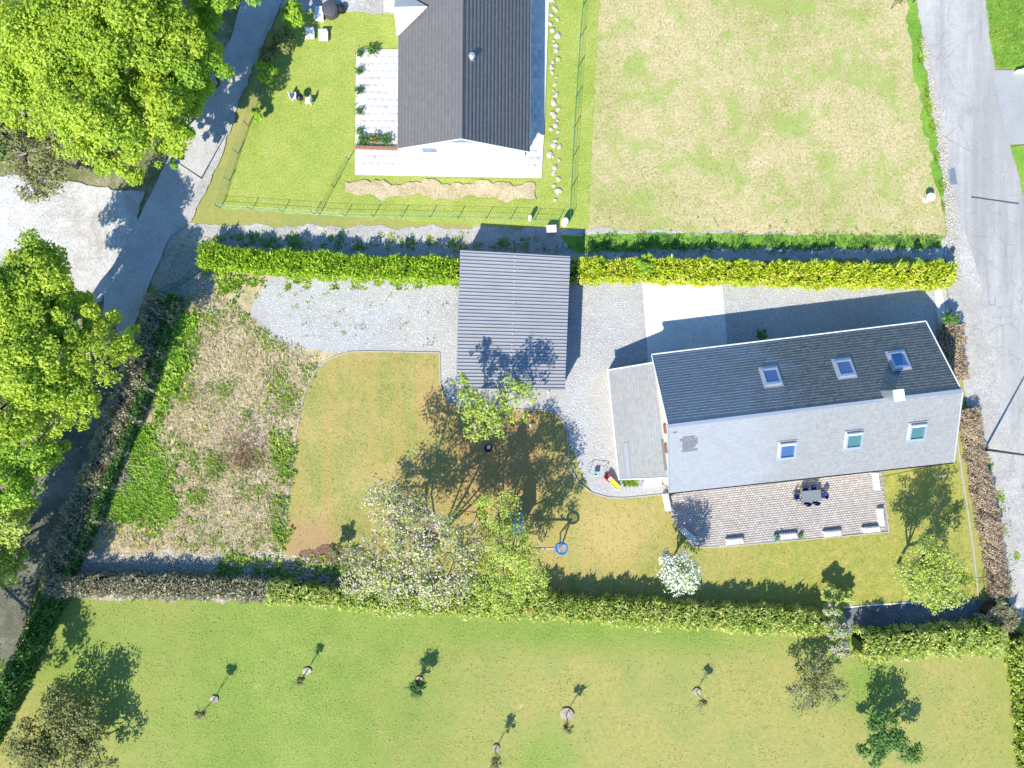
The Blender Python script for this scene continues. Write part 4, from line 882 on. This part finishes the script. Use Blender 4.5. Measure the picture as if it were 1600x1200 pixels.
row = thing('stone_row', 'row of pale field stones along the east side of the bungalow', 'stones', P(866, 150))
for i in range(46):
    y = -10 + i * 7.1 + random.uniform(-4, 4); p = P(866 + random.uniform(-8, 8), y)
    o = bpy.data.objects.new('stone', random.choice(SM)); COL.objects.link(o); o.parent = row
    o.location = tuple(p - WL[row.name] + [0, 0, .08]); o.rotation_euler = (0, 0, random.uniform(0, 6)); s = random.uniform(.35, 1.0); o.scale = (s * random.uniform(.8, 1.5), s, s * .7)
# loose white gravel & stones as one mass along verge and rough plot
def pebbles(name, pts, rmin, rmax, mat):
    n = len(pts); base = np.array([(1, 0, 0), (0, 1, 0), (-1, 0, 0), (0, -1, 0), (0, 0, .7)]) ; r = RNG.uniform(rmin, rmax, n)
    th_ = RNG.uniform(0, 6.28, n); c, s = np.cos(th_), np.sin(th_); v = np.zeros((n, 5, 3)); j = RNG.uniform(.7, 1.3, (n, 5))
    v[:, :, 0] = (base[:, 0] * c[:, None] - base[:, 1] * s[:, None]) * j; v[:, :, 1] = (base[:, 0] * s[:, None] + base[:, 1] * c[:, None]) * j; v[:, :, 2] = base[:, 2] * j
    v = v * r[:, None, None] + pts[:, None, :]; v[:, :, 2] += .02
    f = np.array([(0, 1, 4), (1, 2, 4), (2, 3, 4), (3, 0, 4)]); return mk(name, v.reshape(-1, 3), (np.arange(n)[:, None, None] * 5 + f).reshape(-1, 3), MAT[mat], kind='stuff')
pebbles('pebbles', scatter([(1438, 60), (1446, 60), (1475, 200), (1492, 330), (1500, 440), (1482, 440), (1474, 300), (1458, 180)], 1500, z=.1), .03, .08, 'pale_stone')
pebbles('rubble', scatter([(120, 900), (150, 865), (440, 862), (560, 890), (560, 915)], 3500, z=.04), .03, .1, 'pale_stone')
pebbles('rubble', scatter(ROUGH, 2500, 30, 1.2), .03, .08, 'pale_stone')
pebbles('rubble', scatter([(262, 378), (330, 395), (320, 430), (345, 500), (262, 450)], 1500, z=.05), .03, .09, 'pale_stone')
pebbles('gravel_chips', scatter([(400, 440), (716, 440), (712, 640), (690, 600), (690, 545), (430, 530)], 6000, z=.05), .015, .045, 'stone')
pebbles('gravel_chips', scatter([(893, 434), (1475, 444), (1482, 500), (950, 570), (960, 750), (930, 760), (892, 700), (884, 650)], 8000, z=.07), .015, .045, 'stone')

# ------------------------------------------------------------ gabions
def gabion(L, W, Hh):
    t_ = thing('gabion', 'x', 'gabion', (0, 0, 0), 'stone filled gabions round the patio')
    b = MB(); n = int(L / .13) * int(W / .13)
    MB().box((0, 0, Hh / 2 - .03), (L - .1, W - .1, Hh - .1)).go('stone_core', MAT['stone'], t_, local=True)
    for i in range(int(L / .13)):
        for j in range(int(W / .13)):
            m_ = stone_mb(random.uniform(.07, .1)); ox, oy = -L / 2 + .07 + i * .13, -W / 2 + .07 + j * .13
            b.add([(x + ox, y + oy, z + Hh - .06) for x, y, z in m_.v], m_.f)
    for i in range(int(L / .13)):
        for k in range(int(Hh / .13)):
            for sy in (-1, 1):
                m_ = stone_mb(.085); b.add([(x - L / 2 + .07 + i * .13, y + sy * (W / 2 - .06), z + .07 + k * .13) for x, y, z in m_.v], m_.f)
    b.go('stones', MAT['stone'], t_, local=True, kind='stuff')
    b = MB()
    for z_ in (.02, Hh / 2, Hh):
        for p, q in (((-1, -1), (1, -1)), ((1, -1), (1, 1)), ((1, 1), (-1, 1)), ((-1, 1), (-1, -1))): b.tube([(p[0] * L / 2, p[1] * W / 2, z_), (q[0] * L / 2, q[1] * W / 2, z_)], .006, 4)
    k = int(L / .2)
    for i in range(k + 1):
        x = -L / 2 + L * i / k
        for sy in (-1, 1): b.tube([(x, sy * W / 2, 0), (x, sy * W / 2, Hh)], .006, 4)
        b.tube([(x, -W / 2, Hh), (x, W / 2, Hh)], .006, 4)
    b.go('wire_cage', MAT['zinc'], t_, local=True); return t_
g = gabion(1.5, .45, .58)
def put(o, px, py, z, rot, label): p = P(px, py, z); p[2] = 0; return copy_tree(o, p, rot, label)
r6 = math.radians(5.5)
for (px_, py_, rt, lb) in ((1233, 838, r6, 'gabion at the patio edge between the teal pot and the leafy pot'), (1302, 834, r6, 'single gabion in the middle of the patio edge'), (1363, 828, r6, 'gabion of the patio corner lying along the edge'),
        (1378, 808, math.pi / 2 + .1, 'gabion of the patio corner standing crosswise to the house'), (1371, 752, math.pi / 2 + .1, 'gabion close to the south eave at the east end of the patio'),
        (1043, 785, math.pi / 2 + .2, 'gabion at the corner of the house where gravel meets lawn'), (1078, 838, -.75, 'gabion lying askew in the shade of the white tree')):
    put(g, px_, py_, .58, rt, lb)
put(g, 1149, 846, .58, r6, 'leftmost straight gabion on the patio edge beside the white tree shadow')
for o in list(g.children): bpy.data.objects.remove(o)
bpy.data.objects.remove(g)
# pots
def pot(px_, py_, r, h, mat, leaf, label):
    p = P(px_, py_, h); p[2] = 0; t_ = thing('plant_pot', label, 'plant pot', p)
    MB().lathe(p, [(r * .7, 0), (r, h * .8), (r * 1.08, h * .85), (r * 1.08, h), (r * .85, h), (r * .82, h * .85)], 18).go('pot', MAT[mat], t_)
    n = 130; q = p + np.column_stack([RNG.normal(0, r * .4, n), RNG.normal(0, r * .4, n), h + RNG.uniform(0, .25, n)]); v, f = leaves(q, np.tile([0, 0, 1.], (n, 1)), .13, .4, .7); mk('plant', v, f, MAT[leaf], t_)
pot(1214, 841, .26, .5, 'teal', 'weed', 'round teal glazed pot at the left end of a gabion on the patio edge')
pot(1251, 838, .17, .35, 'charcoal', 'mid', 'small dark pot with leafy green plant at the patio edge')
pot(1186, 795, .01, .02, 'charcoal', 'mid', 'x') if False else None
# planter trough by the hedge
p = P(1400, 446); t_ = thing('planter_trough', 'narrow curved wooden trough standing on the gravel at the foot of the yellow-green hedge', 'planter', p)
b = MB()
for i in range(9):
    x = -.5 + i * .125; y = .10 * (x * 2) ** 2
    b.box((p[0] + x, p[1] + y, .14), (.13, .34, .28), x * .5)
b.go('trough', MAT['dark_bark'], t_)
q = p + np.column_stack([RNG.uniform(-.1, .45, 60), RNG.normal(.04, .05, 60), RNG.uniform(.3, .4, 60)]); v, f = leaves(q, np.tile([0, 0, 1.], (60, 1)), .1, .4, .7); mk('plant', v, f, MAT['mid'], t_)

# ------------------------------------------------------------ table and chairs
tp = P(1267.5, 775, .74); tp[2] = .05; tr_ = math.radians(5.3)
tb = thing('garden_table', 'grey slatted rectangular garden table on the patio', 'table', tp, rotz=tr_)
for i in range(10): MB().box((0, -.4275 + i * .095, .72), (1.62, .085, .035)).go('slat', MAT['grey_slat'], tb, local=True)
MB().box((0, -.46, .67), (1.5, .04, .07)).box((0, .46, .67), (1.5, .04, .07)).box((-.74, 0, .67), (.04, .9, .07)).box((.74, 0, .67), (.04, .9, .07)).go('apron', MAT['charcoal'], tb, local=True)
for x in (-.74, .74):
    for y in (-.42, .42): MB().box((x, y, .33), (.06, .06, .66)).go('leg', MAT['charcoal'], tb, local=True)
def chair():
    t_ = thing('garden_chair', 'x', 'chair', (0, 0, 0), 'garden chairs round the slatted table')
    MB().box((0, 0, .43), (.5, .48, .05)).go('seat', MAT['grey_slat'], t_, local=True)
    b = MB(); pv = None
    N_ = 9; vs = []; fs = []
    for i in range(N_):
        a_ = math.radians(200 + 140 * i / (N_ - 1)); x, y = .28 * math.cos(a_), .27 * math.sin(a_) + .02
        for z_, k in ((.5, 1), (.92, 1.14)): vs.append((x * k, y * k, z_)); vs.append((x * k * 1.1, y * k * 1.1, z_))
    for i in range(N_ - 1):
        o = i * 4; fs += [(o, o + 4, o + 6, o + 2), (o + 1, o + 3, o + 7, o + 5), (o + 2, o + 6, o + 7, o + 3), (o, o + 1, o + 5, o + 4)]
    fs += [(0, 2, 3, 1), (4 * N_ - 4, 4 * N_ - 3, 4 * N_ - 1, 4 * N_ - 2)]
    mk('backrest', vs, fs, MAT['navy'], t_, True)
    MB().box((0, .0, .475), (.44, .42, .05)).go('cushion', MAT['navy'], t_, local=True)
    for s in (-1, 1):
        MB().tube([(s * .28, .22, .64), (s * .3, -.2, .66)], .022, 6).go('armrest', MAT['grey_slat'], t_, local=True)
        for y in (-.2, .2): MB().tube([(s * .24, y, .42), (s * .28, y * 1.15, 0)], .02, 6).go('leg', MAT['charcoal'], t_, local=True)
    return t_
chp = chair()
def pl(x, y, r, label):
    ca, sa = math.cos(tr_), math.sin(tr_); return copy_tree(chp, (tp[0] + x * ca - y * sa, tp[1] + x * sa + y * ca, .05), tr_ + r, label)
pl(-.38, .56, math.pi, 'chair on the house side of the table, left one of the pair'); pl(.32, .58, math.pi, 'chair on the house side of the table, right one of the pair')
pl(-.36, -.5, 0, 'chair on the lawn side of the table, left one of the pair'); pl(.36, -.5, 0, 'chair on the lawn side of the table, right one of the pair')
pl(-1.1, .0, -math.pi / 2, 'chair at the left head of the slatted table'); pl(1.08, -.05, math.pi / 2 + .1, 'chair at the right head of the slatted table')
for o in list(chp.children): bpy.data.objects.remove(o)
bpy.data.objects.remove(chp)

# ------------------------------------------------------------ play things
sz = 2.3
A = P(877, 857, sz); t_ = thing('play_frame', 'wooden climbing frame with blue board and long swing beam beneath the leafy green tree', 'play frame', P(805, 850))
twx = P(806, 818, 2.5)
Bm = np.array([twx[0] + .4, A[1] + .0, sz - .12])
MB().tube([Bm, A - [0, 0, .12]], .085, 8).go('beam', MAT['pale_wood'], t_)
for dx, dy in ((-.05, -1.0), (.1, .85)):
    MB().tube([A + [-.1, 0, -.12], np.array([A[0] + dx, A[1] + dy, 0])], .07, 8).go('leg', MAT['pale_wood'], t_)
for dx in (-.5, .5):
    for dy in (-.75, .75): MB().box((twx[0] + dx, twx[1] + dy, 1.2), (.09, .09, 2.4)).go('post', MAT['pale_wood'], t_)
MB().box((twx[0], twx[1], 1.2), (1.05, 1.55, .06)).go('deck', MAT['wood'], t_)
for i in range(4): MB().box((twx[0] - .42 + i * .28, twx[1], 2.46 - abs(i - 1.5) * .02), (.26, 1.95, .04)).go('roof_board', MAT['blueboard'], t_)
for i in range(5): MB().box((twx[0] + .5, twx[1] - .6 + i * .3, 1.5), (.03, .25, .7)).go('rail_board', MAT['wood'], t_)
ns = thing('nest_swing', 'blue-rimmed round nest swing seat flipped up over the end of the swing beam', 'swing', A - [0, 0, .02])
MB().torus(A + [0, 0, .06], .47, .085, 28, 8).go('rim', MAT['blue'], ns, smooth=True)
b = MB(); R_ = .42
for i in range(-6, 7):
    o_ = i * .065; l_ = math.sqrt(max(0, R_ ** 2 - o_ ** 2)); 
    b.tube([A + [o_, -l_, .05], A + [o_, 0, -.04], A + [o_, l_, .05]], .011, 4); b.tube([A + [-l_, o_, .05], A + [0, o_, -.045], A + [l_, o_, .05]], .011, 4)
b.go('net', MAT['net'], ns)
b = MB()
for a_ in (.6, 2.3, 3.9, 5.4):
    b.tube([A + [.47 * math.cos(a_), .47 * math.sin(a_), .05], A + [-.1 + .12 * math.cos(a_), .12 * math.sin(a_), -.5], A + [-.1, .1 * math.sin(a_), -1.1]], .013, 4)
b.go('ropes', MAT['charcoal'], ns)
# toddler slide
p = P(957, 753); ang = math.atan2(-(762 - 745), 965 - 948); d = np.array([math.cos(ang), math.sin(ang), 0]); nn = np.array([-d[1], d[0], 0])
sld = thing('toddler_slide', 'red and yellow toddler slide beside the annex corner', 'slide', p)
c0 = p - d * .55
for s in (-1, 1):
    MB().fbox(c0, d, nn, (0, 0, 1), -.3, .22, s * .24 - .03, s * .24 + .03, 0, .62).go('side_panel', MAT['red'], sld)
for i in range(3): MB().fbox(c0, d, nn, (0, 0, 1), -.32 + i * .13, -.22 + i * .14, -.21, .21, .12 + i * .16, .17 + i * .16).go('step', MAT['red'], sld)
MB().fbox(c0, d, nn, (0, 0, 1), .02, .24, -.21, .21, .5, .54).go('platform', MAT['trim'], sld)
q0, q1 = c0 + d * .2 + [0, 0, .54], c0 + d * 1.25 + [0, 0, .08]; dd = (q1 - q0); ll = np.linalg.norm(dd); dd /= ll; up = np.cross(dd, nn); up = up if up[2] > 0 else -up
MB().fbox(q0, dd, nn, up, 0, ll, -.17, .17, -.02, .02).fbox(q0, dd, nn, up, 0, ll, -.21, -.17, -.02, .1).fbox(q0, dd, nn, up, 0, ll, .17, .21, -.02, .1).go('chute', MAT['yellow'], sld)
# toddler swing
p = P(930, 738); sw = thing('toddler_swing', 'small toddler swing with cyan and yellow seat on a thin grey frame on the gravel', 'swing', p)
zt = 1.15
for y in (-.05,):
    l0, l1 = p + [-.65, .1, zt], p + [.65, -.05, zt]
MB().tube([l0, l1], .022, 6).go('top_bar', MAT['zinc'], sw)
for q in (l0, l1):
    for dy in (-.5, .5): MB().tube([q, np.array([q[0], q[1] + dy, .02])], .02, 6).go('leg', MAT['zinc'], sw)
s0 = (l0 + l1) / 2
for dx in (-.15, .15): MB().tube([s0 + [dx, 0, 0], s0 + [dx, -.08, -.75]], .008, 4).go('rope', MAT['black'], sw)
MB().box(s0 + [0, -.08, -.78], (.34, .3, .06)).box(s0 + [0, .08, -.66], (.34, .05, .26)).go('seat', MAT['cyan'], sw)
MB().box(s0 + [0, -.24, -.68], (.36, .06, .12)).box(s0 + [.17, -.08, -.68], (.04, .3, .08)).box(s0 + [-.17, -.08, -.68], (.04, .3, .08)).go('guard', MAT['yellow'], sw)
# white chest
p = P(1020, 754, .7); p[2] = 0; bx_ = thing('storage_box', 'white lidded garden storage box against the south wall of the annex', 'storage box', p)
MB().box((p[0], p[1], .32), (1.36, .62, .6), .02).go('body', MAT['trim'], bx_); MB().box((p[0], p[1], .66), (1.44, .7, .07), .02).go('lid', MAT['white_wall'], bx_)
p = P(1001, 754, .5); p[2] = 0; MB().box((p[0], p[1], .25), (.3, .55, .5)).box((p[0], p[1], .52), (.34, .6, .04)).go('water_butt', MAT['zinc'], setp(thing('crate', 'small pale grey crate left of the white storage box', 'crate', p)))
# gate
ga, gb = P(258, 458), P(330, 412)
gt = thing('wire_gate', 'green wire mesh double gate between the twiggy hedge and the green conifer hedge', 'gate', (ga + gb) / 2)
gh = 1.35; mid_ = (ga + gb) / 2 + np.array([.15, -.15, 0])
for q in (ga, gb): MB().box((q[0], q[1], .8), (.08, .08, 1.6)).go('post', MAT['green_metal'], gt)
for p0_, p1_ in ((ga, mid_), (mid_, gb)):
    lf = MB().tube([p0_ + [0, 0, gh], p1_ + [0, 0, gh]], .035, 6).tube([p0_ + [0, 0, .15], p1_ + [0, 0, .15]], .03, 6).tube([p1_ + [0, 0, .15], p1_ + [0, 0, gh]], .03, 6).tube([p0_ + [0, 0, .15], p0_ + [0, 0, gh]], .03, 6).go('leaf_frame', MAT['green_metal'], gt)
    b = MB(); k = 16
    for i in range(1, k): q = p0_ + (p1_ - p0_) * i / k; b.tube([q + [0, 0, .15], q + [0, 0, gh]], .009, 4)
    for z_ in (.45, .75, 1.05): b.tube([p0_ + [0, 0, z_], p1_ + [0, 0, z_]], .008, 4)
    b.go('mesh', MAT['green_metal'], lf)
# lamps
hd = P(278, 255, 4.3); bs = P(316, 279)
lm = thing('street_lamp', 'slim street lamp with a dark square head over the upper left road', 'street lamp', bs)
MB().tube([bs, bs + [0, 0, 2.2], np.array([bs[0], bs[1], 4.25])], [.06, .05, .04], 8).go('pole', MAT['charcoal'], lm)
hp = np.array([bs[0], bs[1], 4.25]); MB().box(hp + [-.12, .08, .02], (.42, .3, .08), .5).go('lamp_head', MAT['navy'], lm)
bs = P(1537, 702); lm = thing('street_lamp', 'tall dark street lamp standing at the road edge east of the house', 'street lamp', bs)
MB().tube([bs, bs + [0, 0, 7.2]], [.11, .06], 10).go('pole', MAT['charcoal'], lm); MB().tube([bs + [0, 0, 7.2], bs + [1.3, .3, 7.35]], .035, 6).go('arm', MAT['charcoal'], lm)
MB().box(bs + [1.5, .35, 7.33], (.6, .22, .1), .2).go('lamp_head', MAT['charcoal'], lm); MB().lathe(bs, [(.18, 0), (.18, .06), (.1, .5)], 10).go('foot', MAT['charcoal'], lm)
# drain grate, gate pier, white bollard, posts
p = P(1487, 277); dg = thing('drain_grate', 'grey rectangular road drain grate at the pavement edge', 'drain grate', p)
MB().box((p[0], p[1], .12), (.62, 1.4, .05), .14).go('frame', MAT['zinc'], dg)
for i in range(8): MB().box((p[0] + (.55 - i * .157) * -.14, p[1] + .55 - i * .157, .15), (.5, .1, .02), .14).go('bar', MAT['grate'], dg)
p = P(1490, 505, .95); p[2] = 0; gp = thing('gate_pier', 'square pale capped pier at the drive entrance by the house', 'pier', p)
MB().box((p[0], p[1], .45), (.5, .5, .9), .1).go('shaft', MAT['render_wall'], gp); MB().box((p[0], p[1], .93), (.62, .62, .08), .1).go('cap', MAT['trim'], gp)
p = P(1500, 588, .6); p[2] = 0; gp = thing('gate_pier', 'low cream block at the end of the short brown hedge', 'pier', p)
MB().box((p[0], p[1], .28), (.6, .45, .55), .1).go('shaft', MAT['render_wall'], gp); MB().box((p[0], p[1], .58), (.7, .55, .06), .1).go('cap', MAT['pale_wood'], gp)
p = P(1446, 312); bo = thing('bird_bath', 'small white bird bath in the dry field near the road', 'bird bath', p)
MB().lathe(p, [(.25, 0), (.12, .1), (.1, .6)], 14).go('pedestal', MAT['trim'], bo); MB().lathe(p + [0, 0, .6], [(.12, 0), (.36, .14), (.36, .2), (.28, .17), (.05, .1)], 16).go('basin', MAT['trim'], bo)
p = P(1426, 4); sp = thing('sign_post', 'thin black post at the top road edge', 'post', p); MB().tube([p, p + [0, 0, 1.5]], .035, 8).go('post', MAT['black'], sp); MB().lathe(p + [0, 0, 1.5], [(.06, 0), (.06, .05), (.01, .1)], 8).go('cap', MAT['black'], sp)
# neighbour entrance walls and furniture
w_ = thing('entrance_wall', 'low white rounded wall end beside the side drive', 'wall', P(1598, 110)); b = MB()
pts = [P(1582 + i * 5, 114 - i * i * .55) for i in range(5)] + [P(1640, 98)]
for i in range(len(pts) - 1): 
    c = (pts[i] + pts[i + 1]) / 2; dd = pts[i + 1] - pts[i]
vs = [tuple(q + [0, 0, z_]) for z_ in (.1, .65) for q in (pts + [P(1640, 114), P(1600, 116)])]; n = len(vs) // 2
mk('wall_block', vs, [tuple(range(n, 2 * n))] + [(i, (i + 1) % n, (i + 1) % n + n, i + n) for i in range(n)], MAT['white_wall'], w_)
def fence(pxs, label, h=1.1, mat='green_metal', step=2.4, name='wire_fence', rails=(.15, .6, 1.05)):
    pts = [P(x, y) for x, y in pxs]; t_ = thing(name, label, 'fence', pts[0])
    for i in range(len(pts) - 1):
        p, q = pts[i], pts[i + 1]; d = np.linalg.norm(q - p); k = max(1, round(d / step)); b = MB()
        for z_ in rails: b.tube([p + [0, 0, z_ * h], q + [0, 0, z_ * h]], .010, 4)
        m_ = int(d / .2)
        for j in range(m_): r_ = p + (q - p) * j / m_; b.tube([r_ + [0, 0, .1], r_ + [0, 0, h]], .006, 3, False)
        b.go('mesh_panel', MAT[mat], t_)
        for j in range(k + (i == len(pts) - 2)): r_ = p + (q - p) * j / k; MB().box(r_ + [0, 0, h / 2 + .05], (.045, .045, h + .1)).go('post', MAT[mat], t_)
fence([(915, -40), (906, 60), (897, 200), (890, 342)], 'green wire fence between the bungalow garden and the dry field')
fence([(345, 325), (540, 338), (760, 342), (872, 346)], 'green wire fence along the track north of the conifer hedge')
fence([(345, 325), (372, 240), (420, 110)], 'wire fence between the neighbour lawn and the footway')
fence([(500, 335), (545, 250)], 'short thin fence crossing the neighbour lawn', h=.9, mat='charcoal')
for px_, py_, lb, s_ in ((828, 343, 'small pale round post cap at the fence by the track', .16), (882, 349, 'large pale round stone gatepost where the two green fences meet', .3), (861, 360, 'pale square block on the track beside the round gatepost', .3)):
    p = P(px_, py_); t_ = thing('gatepost', lb, 'post', p)
    (MB().lathe(p, [(s_, 0), (s_, 1.0), (s_ * .7, 1.15), (.02, 1.2)], 14) if s_ != .3 or px_ == 882 else MB().box(p + [0, 0, .35], (.8, .6, .7), .05)).go('shaft', MAT['trim'], t_)
# terrace border pots
for i, (px_, py_, lb) in enumerate(((563, 86, 'topmost'), (563, 113, 'second'), (563, 143, 'third'), (563, 176, 'fourth'), (563, 208, 'fifth'))):
    p = P(px_, py_); t_ = thing('terrace_shrub', lb + ' of the five little shrubs along the white terrace edge', 'plant', p, 'little shrubs along the white terrace')
    n = 160; q = p + RNG.normal(0, .16, (n, 3)) + [0, 0, .35]; v, f = leaves(q, np.tile([0, 0, 1.], (n, 1)), .16, .5, .8); mk('foliage', v, f, MAT['deep'], t_); MB().lathe(p, [(.14, 0), (.2, .3)], 12).go('pot', MAT['charcoal'], t_)
for px_, py_, mm, lb in ((570, 222, 'deep', 'green potted plant, left of the row at the terrace end'), (587, 220, 'olive', 'brown potted plant, centre of the row at the terrace end'), (605, 221, 'deep', 'bluish potted plant, right of the row at the terrace end'), (583, 82, 'deep', 'potted plant at the top edge of the white terrace')):
    p = P(px_, py_); t_ = thing('terrace_plant', lb, 'plant', p); n = 240; q = p + RNG.normal(0, .25, (n, 3)) * [1, .8, .6] + [0, 0, .5]; v, f = leaves(q, np.tile([0, 0, 1.], (n, 1)), .2, .5, .8); mk('foliage', v, f, MAT[mm], t_); MB().lathe(p, [(.18, 0), (.26, .4)], 12).go('pot', MAT['navy' if px_ == 605 else 'brick'], t_)
wll = thing('garden_wall', 'low brown wall at the south end of the white terrace', 'wall', P(588, 233)); a_, b_ = P(556, 232), P(622, 234)
k = 9
for i in range(k): c = a_ + (b_ - a_) * (i + .5) / k; MB().box(c + [0, 0, .25], (np.linalg.norm(b_ - a_) / k - .012, .2, .5)).go('block', MAT['brick'], wll)
def simple_chair(px_, py_, rot, mat, label, grp):
    p = P(px_, py_); t_ = thing('garden_chair', label, 'chair', p, grp, rot)
    MB().box((0, 0, .4), (.55, .5, .06)).go('seat', MAT[mat], t_, local=True); MB().box((0, .26, .68), (.55, .06, .5)).go('backrest', MAT[mat], t_, local=True)
    for x in (-.24, .24):
        for y in (-.2, .22): MB().box((x, y, .19), (.05, .05, .38)).go('leg', MAT[mat], t_, local=True)
simple_chair(461, 153, 1.9, 'trim', 'white chair left of the dark barbecue on the neighbour lawn', None)
simple_chair(484, 160, -1.7, 'trim', 'white chair right of the dark barbecue on the neighbour lawn', None)
p = P(473, 158); t_ = thing('barbecue', 'dark round barbecue between two white chairs on the neighbour lawn', 'barbecue', p)
MB().lathe(p + [0, 0, .6], [(.05, 0), (.28, .12), (.32, .25), (.27, .4), (.05, .5)], 16).go('bowl', MAT['black'], t_)
for i in range(3): a_ = i * 2.1; MB().tube([p + [.15 * math.cos(a_), .15 * math.sin(a_), .65], p + [.32 * math.cos(a_), .32 * math.sin(a_), 0]], .02, 6).go('leg', MAT['black'], t_)
for px_, py_, lb in ((486, 57, 'cream cushioned lounger, left one near the top of the neighbour lawn'), (507, 60, 'cream cushioned lounger, right one near the top of the neighbour lawn')):
    p = P(px_, py_); t_ = thing('lounger', lb, 'lounger', p, 'cream loungers on the neighbour lawn')
    MB().box((p[0], p[1], .32), (.75, .7, .12)).go('cushion', MAT['trim'], t_); MB().box((p[0], p[1] + .42, .45), (.72, .14, .35)).go('backrest', MAT['trim'], t_)
    for sx_ in (-.3, .3):
        for sy_ in (-.28, .28): MB().box((p[0] + sx_, p[1] + sy_, .13), (.05, .05, .26)).go('leg', MAT['pale_wood'], t_)
p = P(518, 18); t_ = thing('patio_set', 'covered dark garden furniture at the edge of the neighbour drive', 'garden furniture', p)
MB().lathe(p + [0, 0, 0], [(.75, .02), (.7, .55), (.55, .75), (.1, .85)], 14).go('cover', MAT['charcoal'], t_); MB().box(p + [-.95, -.3, .2], (.7, 1.1, .4)).go('bench', MAT['trim'], t_); MB().lathe(p + [.9, .1, 0], [(.35, .02), (.33, .5), (.05, .6)], 12).go('side_cover', MAT['black'], t_)
p = P(763, 700); t_ = thing('planter_bowl', 'dark round bowl with a pale stone in the tree shadow on the lawn', 'planter', p)
MB().lathe(p, [(.22, 0), (.34, .25), (.34, .3), (.28, .27), (.05, .2)], 14).go('bowl', MAT['black'], t_); m_ = stone_mb(.2); MB().add([(x + p[0] + .05, y + p[1] + .1, z + .4) for x, y, z in m_.v], m_.f).go('stone', MAT['stone'], t_)
p = P(829, 664); t_ = thing('garden_light', 'small white garden light on the lawn near the bend of the edging', 'garden light', p)
MB().tube([p, p + [0, 0, .3]], .025, 6).go('stem', MAT['zinc'], t_); MB().lathe(p + [0, 0, .3], [(.1, 0), (.15, .08), (.08, .18), (.01, .2)], 12).go('globe', MAT['trim'], t_)
# thin dark strip on the road
mk('road_line', [tuple(P(1516, 308) + [0, 0, .155]), tuple(P(1516, 309.4) + [0, 0, .155]), tuple(P(1590, 320) + [0, 0, .155]), tuple(P(1590, 318.6) + [0, 0, .155])], [(0, 1, 2, 3)], MAT['charcoal'], kind='structure')
# log edging piece on the lawn near the house
p = P(1468, 743); t_ = thing('log', 'short pale log lying on the lawn near the south-east house corner', 'log', p)
MB().tube([p + [-.5, -.08, .1], p + [.5, .1, .1]], .09, 8).go('log_body', MAT['pale_wood'], t_)
print('objects', len(bpy.data.objects), 'tris~', sum(len(m.polygons) * 2 for m in bpy.data.meshes))
